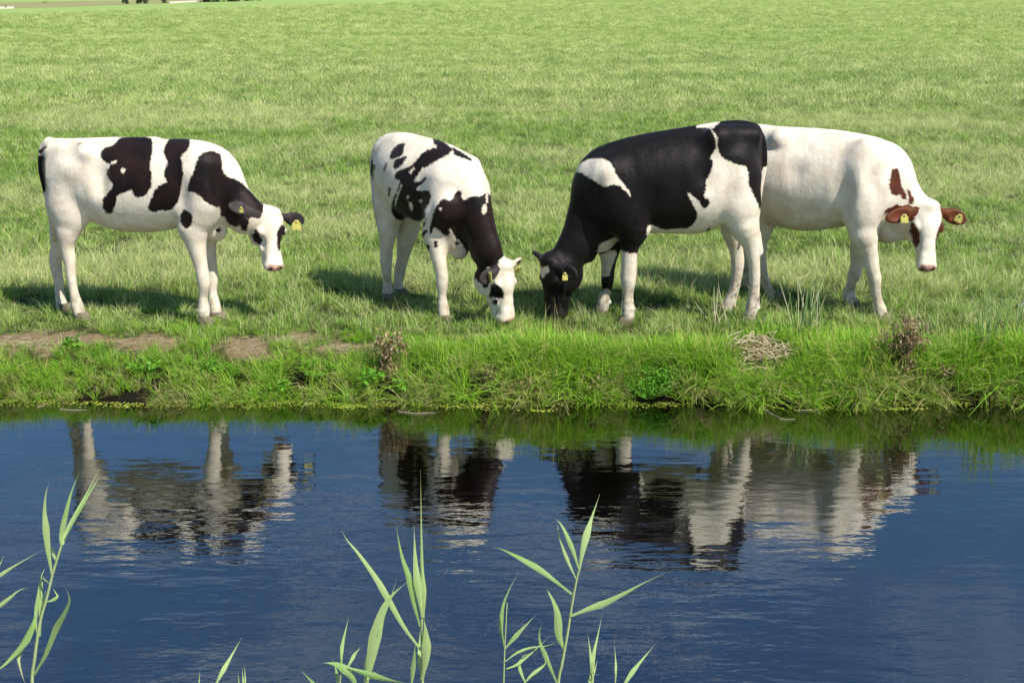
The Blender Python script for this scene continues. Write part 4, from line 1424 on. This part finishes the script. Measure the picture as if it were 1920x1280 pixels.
def dead_weed(px, py, n, h, spread, mat, label, tw=7, seed_len=.012):
    b = gpt(px, py)
    root = empty('dead_weed', tuple(b))
    tag(root, label, 'dead weed', 'withered weeds on the bank')
    st, lv = Acc(), Acc()
    for i in range(n):
        base = b + np.array([rng.normal(0, .02), rng.normal(0, .015), -.02])
        top = base + np.array([rng.normal(0, spread), rng.normal(-.3 * spread, spread * .5), h * rng.uniform(.6, 1.0)])
        mid_ = (base + top) * .5 + np.array([rng.normal(0, .02), 0, .03])
        V, F = tube([base, mid_, top], [.0032, .0024, .0008], 4)
        st.add(V, F, rng.uniform(.0, .6))
        for k in range(tw):
            s = rng.uniform(.3, 1)
            p = (base * (1 - s) + mid_ * s) if s < .5 else (mid_ * (2 - 2 * s) + top * (2 * s - 1))
            e = p + np.array([rng.normal(0, .035), rng.normal(0, .03), rng.uniform(.0, .08)])
            V, F = tube([p, e], [.0012, .0005], 3)
            st.add(V, F, rng.uniform(.2, .8))
            for q in range(4):
                pp = p + (e - p) * rng.uniform(.2, 1)
                d = np.array([rng.normal(), rng.normal(), rng.normal() - .2])
                lv.leaf(pp, d, np.cross(nrm(d), nrm([rng.normal(), rng.normal(), 1])), seed_len * rng.uniform(.6, 1.6), seed_len * .5, rng.uniform(0, 1), droop=.2)
    st.build('stems', mat, root)
    lv.build('withered_leaves', mat, root)


dead_weed(1690, 712, 30, .46, .085, M_dead, 'brown withered weed with seedy twigs on the bank at the right', 12, .018)
dead_weed(728, 705, 18, .33, .05, M_dead, 'reddish brown dead dock on the bank under the speckled cow', 9, .02)
dead_weed(905, 735, 8, .17, .03, M_dark, 'dark brown dead stem clump on the bank below the grazing heads', 6, .014)
dead_weed(1885, 632, 8, .10, .05, M_dark, 'small dark withered clump among rushes near the right edge', 6, .016)
dead_weed(1130, 735, 8, .13, .06, M_dead, 'withered tangle left of the bright green herb cushion', 6, .02)
dead_weed(1775, 725, 8, .16, .05, M_dead, 'yellowish withered clump at the water on the right', 6, .02)

# heap of dry reed litter on the bank
b = gpt(1422, 676)
root = empty('straw_heap', tuple(b))
tag(root, 'heap of dry broken reed straw caught on the bank right of the black cow', 'straw heap')
for i in range(120):
    c = b + np.array([rng.normal(0, .095), rng.normal(0.01, .065), 0])
    c[2] = float(ground_z(c[0], c[1])) + .035 + abs(rng.normal(0, .04)) * max(0, 1 - abs(c[0] - b[0]) / .2) + .03
    a = rng.normal(0.1, .9)
    ln = rng.uniform(.025, .085)
    d = np.array([math.cos(a), rng.normal(-.2, .35), math.sin(a) * .5])
    w = rng.uniform(.002, .0045)
    bend = np.array([0, 0, rng.normal(0, .012)])
    d = nrm(d)
    V, F = tube([c - d * ln, c + bend, c + d * ln], [w, w * 1.1, w * .8], 5)
    A = Acc()
    A.add(V, F, rng.uniform(0, 1))
    A.build('straw', M_straw, root)

# loose straw on the bare soil
A = Acc()
for c, rx, ry in BAREW:
    for i in range(int(420 * rx)):
        x = c[0] + rng.normal(0, rx * .7)
        y = c[1] + rng.normal(0, ry * .6)
        if y < lip_y(x) - .1:
            continue
        z = float(ground_z(x, y)) + .006
        a = rng.uniform(0, 6.28)
        ln = rng.uniform(.01, .045)
        d = np.array([math.cos(a), math.sin(a), rng.normal(0, .12)]) * ln
        p = np.array([x, y, z])
        V, F = tube([p - d, p + d], [.0015, .0009], 3)
        A.add(V, F, rng.uniform(0, 1))
o = A.build('straw_litter', M_straw)
tag(o, 'short bits of dry straw strewn over the trodden soil', kind='stuff')

# floating reed stalks
for pts, lab in (([(114, 767), (138, 768.5), (163, 768)], 'pale reed stalk floating by the bank at the far left'),
                 ([(70, 763), (84, 758.5), (92, 754)], 'short reed stalk sticking out of the water at the left'),
                 ([(571, 759), (585, 754), (600, 751)], 'short pale stick floating below the bare soil'),
                 ([(747, 771), (780, 775), (800, 773.5), (817, 773.5)], 'long bent reed stalk floating below the reddish dead dock'),
                 ([(1425, 763), (1450, 777), (1463, 783)], 'thin reed stalk slanting into the water under the straw heap'),
                 ([(1462, 784.5), (1475, 786), (1492, 785.5)], 'short pale reed stalk lying flat on the dark water'),
                 ([(1490, 768), (1515, 769), (1535, 769)], 'pale reed stalk floating at the foot of the right bank')):
    P = [ground_at(px, py, WATER_Z + .004) for px, py in pts]
    V, F = tube(P, [.0021] * (len(P) - 1) + [.001], 6)
    A = Acc(); A.add(V, F)
    V, F, T = join(A.p)
    o = quad_mesh('floating_reed_stalk', V, F, M_stick, None)
    tag(o, lab, 'reed stalk', 'dead reed stalks afloat by the bank')

# duckweed and algae along the edge
A = Acc()
n = 9000
for i in range(n):
    x = rng.uniform(-4.6, 4.6)
    dens = vnoise(x, 0, .35, 51) * .75 + .25 * vnoise(x, 0, .1, 52) + (.12 if x < 0 else -.03)
    if rng.uniform() > (dens - .28) * 2.2:
        continue
    y = float(edge_y(x)) - abs(rng.normal(0, .05)) - .005 + .05 * (rng.uniform() < .3)
    r = rng.uniform(.0035, .0085)
    a0 = rng.uniform(0, 6.28)
    z = WATER_Z + .003 + rng.uniform(0, .004)
    ring = [(x + r * math.cos(a0 + k * 1.5708) * rng.uniform(.7, 1.1), y + r * .9 * math.sin(a0 + k * 1.5708), z + rng.normal(0, .0012)) for k in range(4)]
    A.add(ring, [(0, 1, 2, 3)], rng.uniform(0, .9))
for px, py, rx, ry in ((655, 764, .07, .03), (430, 757, .16, .03), (1010, 771, .05, .02), (1700, 768, .10, .02), (250, 756, .25, .03)):
    c = ground_at(px, py, WATER_Z)
    for i in range(70):
        x, y = c[0] + rng.normal(0, rx * .8), c[1] + rng.normal(0, ry * .6)
        r = rng.uniform(.004, .010)
        a0 = rng.uniform(0, 6.28)
        z = WATER_Z + .004 + rng.uniform(0, .004)
        A.add([(x + r * math.cos(a0 + k * 1.5708), y + r * math.sin(a0 + k * 1.5708), z + rng.normal(0, .0012)) for k in range(4)], [(0, 1, 2, 3)], rng.uniform(.1, .7))
tag(A.build('duckweed', M_duck), 'yellow-green duckweed and algae along the foot of the bank', kind='stuff')

# waterweed just under the surface
A = Acc()
for px, py, rx, ry, n in ((1190, 1215, .17, .11, 1900), (1060, 1225, .14, .09, 1000), (1260, 1180, .10, .07, 700), (800, 1200, .12, .12, 1000), (720, 1235, .14, .07, 700), (1270, 1245, .12, .05, 700), (960, 1180, .08, .06, 150)):
    c = ground_at(px, py, WATER_Z - .05)
    for i in range(n):
        p = np.array([c[0] + rng.normal(0, rx * .6), c[1] + rng.normal(0, ry * .6), WATER_Z - rng.uniform(.014, .07)])
        if vnoise(p[0], p[1], .05, 61) < .42:
            continue
        d = np.array([rng.normal(), rng.normal(), rng.normal(0, .5)])
        A.leaf(p, d, np.cross(nrm(d), nrm([rng.normal(0, .5), rng.normal(0, .5), 1])), rng.uniform(.008, .022), rng.uniform(.002, .005), rng.uniform(0, 1), droop=.1)
tag(A.build('waterweed', M_weed), 'brown waterweed drifting just under the surface of the ditch', kind='stuff')

# stone at the right edge of the picture
bm = bmesh.new()
bmesh.ops.create_icosphere(bm, subdivisions=3, radius=1)
for v in bm.verts:
    k = 1 + .18 * math.sin(v.co.x * 3.1 + 1) * math.cos(v.co.y * 2.7) + .1 * math.sin(v.co.z * 6 + v.co.x * 4)
    v.co = Vector((v.co.x * .05 * k, v.co.y * .04 * k, v.co.z * .028 * k))
me = bpy.data.meshes.new('stone')
bm.to_mesh(me); bm.free()
o = finish_mesh('stone', me, simple_mat('grey_stone', (0.16, 0.14, 0.12), (0.28, 0.25, 0.22), 40, .9, .4), None, True, None)
o.location = gpt(1915, 584) + np.array([0, 0, .03])
tag(o, 'small grey stone lying in the grass at the right edge', 'stone')

# ------------------------------------------------------------------ bushes far off
M_bush = blade_mat('distant_bush_leaves', (0.030, 0.055, 0.022), (0.060, 0.095, 0.035), (0.10, 0.13, 0.05), trans=.25, noise_scale=.7)
M_bark = simple_mat('bush_bark', (0.07, 0.055, 0.04), (0.12, 0.10, 0.08), 8, .9)


def bush(px, py, w_px, h_m, label, cat='bush', group='bushes beyond the meadow', name='bush', n=1300):
    b = ground_at(px, py, 0.12)
    sc = b[1] / FPX / math.cos(PITCH) * 1.0
    w = w_px * (b[1] * math.cos(PITCH)) / FPX * .5
    root = empty(name, tuple(b))
    tag(root, label, cat, group)
    A, S = Acc(), Acc()
    lobes = [(rng.normal(0, w * .45), rng.normal(0, w * .35), h_m * rng.uniform(.12, .75), w * rng.uniform(.3, .55)) for _ in range(12)]
    for k in range(4):
        e = b + np.array([rng.normal(0, w * .35), rng.normal(0, w * .2), h_m * .7])
        V, F = tube([b - np.array([0, 0, .3]), (b + e) * .5, e], [h_m * .03, h_m * .02, h_m * .008], 5)
        S.add(V, F)
    for i in range(n):
        lx, ly, lz, lr = lobes[rng.integers(0, len(lobes))]
        v = nrm(rng.normal(0, 1, 3)) * lr * rng.uniform(.55, 1) ** .5
        p = b + np.array([np.clip(lx + v[0], -w, w), ly + v[1], max(.02, min(h_m, lz + v[2] * h_m / (2 * w) * 1.2))])
        d = rng.normal(0, 1, 3)
        A.leaf(p, d, np.cross(nrm(d), nrm(rng.normal(0, 1, 3))), h_m * rng.uniform(.06, .12), h_m * rng.uniform(.04, .08), rng.uniform(0, 1))
    S.build('stems', M_bark, root)
    A.build('crown', M_bush, root)


bush(11, 16, 5, .5, 'tiny dark shrub on the sandy strip at the far left edge', n=200)
bush(84, 7.5, 7, .6, 'small dark shrub on the brown strip at the far top left', n=200)
bush(236, 8.6, 12, 1.3, 'leftmost rounded bush of the three at the end of the brown strip')
bush(262, 8.0, 12, 1.4, 'middle rounded bush of the three at the end of the brown strip')
bush(274, 7.8, 9, 1.3, 'narrow bush touching the middle one at the end of the brown strip')
bush(308, 6.7, 18, 1.7, 'wide dark bush left of the pale sandy path far off')
for i, px in enumerate((386, 407, 428, 447, 463)):
    bush(px, 4.6 - i * .5, 36, 2.6 + .4 * (i % 2), ['first dark tree from the left in the far hedge right of the path', 'second dark tree from the left in the far hedge', 'third dark tree in the middle of the far hedge', 'fourth dark tree in the far hedge', 'last dark tree at the right end of the far hedge'][i], 'tree', 'trees of the far hedge', 'hedge_tree')
bush(485, 1.6, 16, 1.2, 'low dark shrub right of the far hedge')
# ------------------------------------------------------------------ reeds on the near side of the ditch
def reed_mat(name, c1, c2, c3):
    t = NT(name)
    tint = t.attr('tint')
    u = t.attr('across')
    col = t.mix(tint, c1, c2)
    n = t.noise(14, detail=3)
    col = t.mix(t.rng(n, .5, .75, 0, .35), col, c3)
    veins = t.math('SINE', t.math('MULTIPLY', u, 70.0))
    col = t.mix(t.math('MULTIPLY_ADD', veins, .10, .10), col, (0.16, 0.24, 0.09))
    rib = t.rng(t.math('ABSOLUTE', u), .0, .09, .55, 0.0)
    col = t.mix(rib, col, (0.56, 0.62, 0.36))
    dry = t.attr('dry')
    col = t.mix(t.rng(t.math('ADD', dry, t.math('MULTIPLY_ADD', n, .5, -.25)), .45, .75), col, (0.62, 0.52, 0.32))
    d = t.node('BsdfPrincipled')
    t.set(d.inputs['Base Color'], col)
    d.inputs['Roughness'].default_value = .42
    d.inputs['Specular IOR Level'].default_value = .35
    t.l.new(t.bump(veins, .25, .001), d.inputs['Normal'])
    tr = t.node('BsdfTranslucent')
    t.set(tr.inputs['Color'], col)
    mx = t.node('MixShader')
    mx.inputs[0].default_value = .45
    t.l.new(d.outputs[0], mx.inputs[1])
    t.l.new(tr.outputs[0], mx.inputs[2])
    t.l.new(mx.outputs[0], t.out.inputs['Surface'])
    return t.m


M_reed = reed_mat('reed_leaf', (0.24, 0.44, 0.11), (0.50, 0.63, 0.25), (0.58, 0.65, 0.36))
M_rstem = simple_mat('reed_stem', (0.40, 0.47, 0.22), (0.32, 0.42, 0.17), 25, .4, 0, .35)


def curve_pts(P, m):
    A = np.asarray(P, float)
    E = np.concatenate([[2 * A[0] - A[1]], A, [2 * A[-1] - A[-2]]])
    out = []
    seg = len(A) - 1
    for q in np.linspace(0, seg - 1e-6, m):
        i = int(q); t_ = q - i
        p0, p1, p2, p3 = E[i], E[i + 1], E[i + 2], E[i + 3]
        out.append(.5 * (2 * p1 + (p2 - p0) * t_ + (2 * p0 - 5 * p1 + 4 * p2 - p3) * t_ ** 2 + (3 * p1 - p0 - 3 * p2 + p3) * t_ ** 3))
    return np.array(out)


def reed_leaf(P, w, Y, parent, tint=.6, dry=0.0, depth=.10, roll=.35, peak=.35):
    """long pointed leaf: P are points base -> tip measured on the photo, w its widest part in px"""
    m = 18
    C = curve_pts(P, m)
    s = np.linspace(0, 1, m)
    prof = np.clip((s / peak), 0, 1) ** .7 * (.42 / .42) * np.where(s < peak, 1, ((1 - s) / (1 - peak)) ** 1.45)
    prof = np.maximum(prof, np.where(s < .15, .35, 0.02))
    yb = Y + depth * (s ** 1.3)
    W = np.array([at(c[0], c[1], y)[0] for c, y in zip(C, yb)])
    sc = Y / FPX
    tan = np.gradient(W, axis=0)
    V, U, T, Dr, F = [], [], [], [], []
    for i in range(m):
        d = nrm(tan[i])
        view = nrm(W[i] - CO)
        sd = nrm(np.cross(d, view))
        nn = np.cross(sd, d)
        a = roll * math.sin(2.2 * s[i] + roll * 9)
        sd = sd * math.cos(a) + nn * math.sin(a)
        nn = np.cross(sd, d)
        hw = w * sc * .5 * prof[i]
        for u in (-1, -.5, 0, .5, 1):
            V.append(W[i] + sd * hw * u + nn * hw * .30 * (abs(u) - .5))
            U.append(u); T.append(tint); Dr.append(dry * (s[i] ** .5) + max(0, s[i] - .86) * 5.5)
    for i in range(m - 1):
        for j in range(4):
            F.append((5 * i + j, 5 * i + j + 1, 5 * i + j + 6, 5 * i + j + 5))
    o = quad_mesh('leaf', V, F, M_reed, parent, {'across': U, 'tint': T, 'dry': Dr})
    return o


def reed(label, Y, stem, leaves, crop, stem_w=9.0):
    ox, oy, k = crop
    cv = lambda pts: [(ox + x / k, oy + y / k) for x, y in pts]
    S = cv(stem)
    W = [at(x, y, Y)[0] for x, y in S]
    # carry the stem on down to the ground of the near bank
    d = nrm(W[0] - W[min(2, len(W) - 1)])
    foot = W[0] + np.array([d[0] * .12, -.04, 0])
    for _ in range(4):
        foot[2] = float(ground_z(foot[0], foot[1])) - .03
    P = curve_pts([foot, (foot * .4 + W[0] * .6) + np.array([0, 0, .0])] + W, 6 + 3 * len(W))
    root = empty('reed_plant', tuple(foot))
    tag(root, label, 'reed', 'reeds standing on the near side of the ditch')
    r0 = stem_w * .27 * Y / FPX
    rad = np.linspace(r0, r0 * .55, len(P))
    V, F = tube(P, rad, 7)
    quad_mesh('stem', V, F, M_rstem, root)
    # node rings with the leaf sheath
    for L_ in leaves:
        pts, w = L_[0], L_[1]
        kw = L_[2] if len(L_) > 2 else {}
        reed_leaf(cv(pts), w / k, Y + kw.pop('dy', rng.normal(0, .004)), root, tint=kw.pop('tint', rng.uniform(.35, .9)), **kw)
    return root


LC = (0, 860, 3.046)
reed('tall reed leaning right in the lower left corner, many upright leaves', 3.15,
     [(183, 1300), (196, 1150), (215, 1010), (236, 900), (265, 800), (300, 660), (330, 560), (352, 490)],
     [([(360, 490), (372, 440), (440, 300), (510, 170), (592, 10)], 30, dict(depth=.12)),
      ([(372, 450), (440, 320), (500, 215), (545, 140), (573, 83)], 20, dict(depth=.10, tint=.3)),
      ([(348, 500), (352, 430), (385, 280), (415, 170), (458, 70)], 34, dict(depth=.06)),
      ([(297, 660), (275, 520), (262, 380), (255, 300), (262, 200), (280, 140)], 44, dict(depth=.02, tint=.8)),
      ([(322, 588), (306, 530), (290, 480)], 26, dict(tint=.9)),
      ([(212, 1010), (204, 900), (222, 760), (240, 660), (270, 605)], 24, {}),
      ([(228, 1012), (233, 850), (240, 720), (243, 690)], 28, dict(tint=.5)),
      ([(240, 880), (250, 800), (262, 735)], 12, {}),
      ([(268, 815), (300, 806), (328, 785), (316, 760), (298, 728)], 22, dict(depth=.03, tint=.5)),
      ([(282, 712), (240, 675), (190, 640)], 9, dict(dry=.5)),
      ([(194, 1232), (260, 1120), (320, 970), (365, 890), (395, 820), (393, 780), (372, 730)], 42, dict(depth=-.06, tint=.55)),
      ([(200, 900), (185, 960), (140, 1050), (60, 1140), (0, 1195), (-60, 1230)], 46, dict(depth=-.10, tint=.2)),
      ([(150, 1040), (115, 1110), (106, 1150), (125, 1230), (148, 1290)], 26, dict(dry=.8, depth=-.08))], LC, 15)
reed('reed mostly outside the left edge, two leaves reaching in', 3.1,
     [(-40, 1300), (-36, 1100), (-34, 850), (-32, 640)],
     [([(-34, 690), (0, 665), (60, 625), (150, 572), (250, 517)], 24, dict(depth=.05, tint=.9)),
      ([(-34, 870), (0, 838), (60, 790), (110, 750), (168, 732)], 28, dict(depth=.04, tint=.8)),
      ([(-34, 660), (0, 602), (26, 543)], 11, dict(depth=.03))], LC, 13)
CC = (600, 860, 3.046)
reed('tall reed with a spear-like tip in the lower middle', 3.2,
     [(585, 1300), (585, 1100), (583, 960), (578, 860), (574, 800)],
     [([(580, 905), (592, 800), (584, 640), (580, 450), (577, 250), (574, 62)], 30, dict(depth=.08, peak=.25, tint=.6)),
      ([(585, 905), (565, 760), (548, 620), (541, 500), (537, 378)], 52, dict(depth=.05, tint=.85)),
      ([(592, 905), (594, 760), (585, 620), (578, 480)], 34, dict(depth=.05, tint=.7)),
      ([(572, 955), (540, 830), (510, 680), (472, 570), (450, 470), (436, 388)], 44, dict(depth=.04, tint=.3)),
      ([(578, 1092), (480, 960), (390, 800), (320, 680), (220, 540), (160, 470), (123, 410)], 44, dict(depth=.03, tint=.7, peak=.4)),
      ([(582, 1262), (607, 1130), (606, 1010), (592, 900)], 66, dict(depth=.0, tint=.9, peak=.5)),
      ([(578, 1240), (568, 1100), (574, 960)], 34, dict(tint=.6)),
      ([(520, 1310), (532, 1200), (540, 1110), (543, 1040)], 34, dict(depth=-.03, tint=.8))], CC, 14)
reed('broad leaved reed bending right, left of the tall middle reed', 3.05,
     [(262, 1320), (268, 1260), (275, 1210)],
     [([(258, 1310), (290, 1150), (325, 980), (365, 850), (420, 770), (497, 703)], 84, dict(depth=.04, tint=.95, peak=.35)),
      ([(330, 1010), (365, 900), (405, 790), (442, 676)], 11, dict(tint=.9)),
      ([(256, 1300), (262, 1180), (275, 1100), (282, 1035)], 26, dict(tint=.95))], CC, 12)
reed('small low reed with spreading leaves at the bottom, left of the broad leaved one', 3.0,
     [(114, 1320), (116, 1250), (121, 1180)],
     [([(122, 1185), (126, 1080), (145, 985), (166, 897)], 26, dict(tint=.4)),
      ([(150, 1205), (190, 1130), (215, 1095), (241, 1066)], 26, dict(tint=.5)),
      ([(215, 1310), (170, 1225), (110, 1180), (60, 1165), (15, 1165)], 60, dict(depth=-.02, tint=.1)),
      ([(160, 1190), (300, 1235), (400, 1262), (490, 1278)], 44, dict(depth=-.03, tint=.15)),
      ([(100, 1310), (98, 1240), (88, 1190), (73, 1138)], 22, dict(tint=.5))], CC, 10)
RC = (900, 900, 3.368)
reed('tall reed right of the middle with long leaves spreading both ways', 3.2,
     [(492, 1310), (515, 1170), (535, 1060), (555, 950), (570, 850), (590, 730), (612, 620), (630, 550)],
     [([(627, 562), (655, 420), (685, 310), (712, 220), (757, 86)], 56, dict(depth=.10, tint=.8, peak=.4)),
      ([(622, 557), (590, 450), (540, 330), (505, 270), (470, 238)], 34, dict(depth=.06, tint=.5)),
      ([(607, 622), (560, 520), (520, 410), (495, 330), (490, 268)], 26, dict(depth=.06, tint=.9)),
      ([(582, 720), (470, 632), (370, 558), (250, 490), (160, 445), (85, 418)], 46, dict(depth=.05, tint=.05, peak=.45)),
      ([(574, 856), (690, 810), (790, 775), (920, 710), (1030, 650), (1168, 586)], 50, dict(depth=.02, tint=.75)),
      ([(537, 1075), (500, 985), (492, 860), (470, 780), (435, 710), (404, 648)], 62, dict(depth=.03, tint=.6, peak=.3)),
      ([(498, 1310), (440, 1170), (405, 1085), (378, 1020), (378, 940), (402, 895)], 36, dict(depth=-.02, tint=.5))], RC, 14)
reed('thin reed with a withered brown leaf base, left of the right hand tall reed', 3.1,
     [(149, 1310), (152, 1170), (156, 1060), (164, 900), (171, 770)],
     [([(155, 1052), (134, 940), (145, 800), (185, 690), (245, 578)], 32, dict(depth=.05, tint=.3)),
      ([(160, 1060), (225, 985), (290, 915), (355, 846)], 36, dict(depth=.03, tint=.6)),
      ([(160, 1142), (240, 1085), (330, 1055), (420, 1045), (499, 1015)], 20, dict(tint=.6)),
      ([(165, 1190), (230, 1165), (290, 1120), (370, 1050), (447, 977)], 24, dict(dry=.35, tint=.5)),
      ([(300, 1310), (262, 1220), (250, 1160), (275, 1110), (340, 1085)], 26, dict(tint=.4)),
      ([(270, 1290), (330, 1225), (385, 1185), (412, 1155), (405, 1120)], 28, dict(tint=.5))], RC, 8)
reed('low reed with two needle leaves at the bottom right of the middle', 3.0,
     [(708, 1320), (709, 1240), (710, 1150)],
     [([(706, 1300), (704, 1150), (692, 1050), (679, 956)], 24, dict(tint=.5)),
      ([(714, 1310), (715, 1130), (742, 990), (772, 850)], 30, dict(tint=.8)),
      ([(718, 1235), (730, 1180), (743, 1122)], 12, {}),
      ([(706, 1320), (700, 1240), (712, 1150)], 40, dict(tint=.6))], RC, 9)
reed('rightmost low reed, one upright needle and one leaf slanting right', 3.0,
     [(850, 1340), (853, 1280), (855, 1220)],
     [([(853, 1310), (858, 1190), (855, 1110), (847, 1026)], 18, dict(tint=.8)),
      ([(885, 1330), (960, 1215), (1035, 1120), (1107, 1033)], 36, dict(tint=.6))], RC, 8)
SC = (340, 1140, 6.857)
reed('single pale reed blade slanting up at the bottom left of the middle', 2.95,
     [(420, 1100), (430, 1030), (445, 980)],
     [([(430, 1000), (520, 830), (600, 690), (690, 530), (775, 378)], 76, dict(tint=.9))], SC, 14)
reed('tiny needle tips of a reed at the bottom left', 2.95,
     [(222, 1100), (225, 1040), (226, 990)],
     [([(224, 1020), (232, 900), (242, 785)], 18, dict(tint=.9))], SC, 8)
reed('three short pale reed needles at the bottom left of the middle', 2.95,
     [(780, 1100), (785, 1040), (790, 990)],
     [([(748, 1040), (735, 900), (724, 785)], 16, {}),
      ([(795, 1030), (792, 880), (780, 752)], 26, dict(tint=.9)),
      ([(815, 1030), (822, 870), (800, 705)], 26, dict(tint=.9))], SC, 10)
reed('reed blade tip slanting left at the bottom beside the small low reed', 2.95,
     [(1800, 1120), (1780, 1060), (1765, 1010)],
     [([(1770, 1040), (1690, 950), (1600, 860), (1515, 772)], 46, dict(tint=.15))], SC, 10)
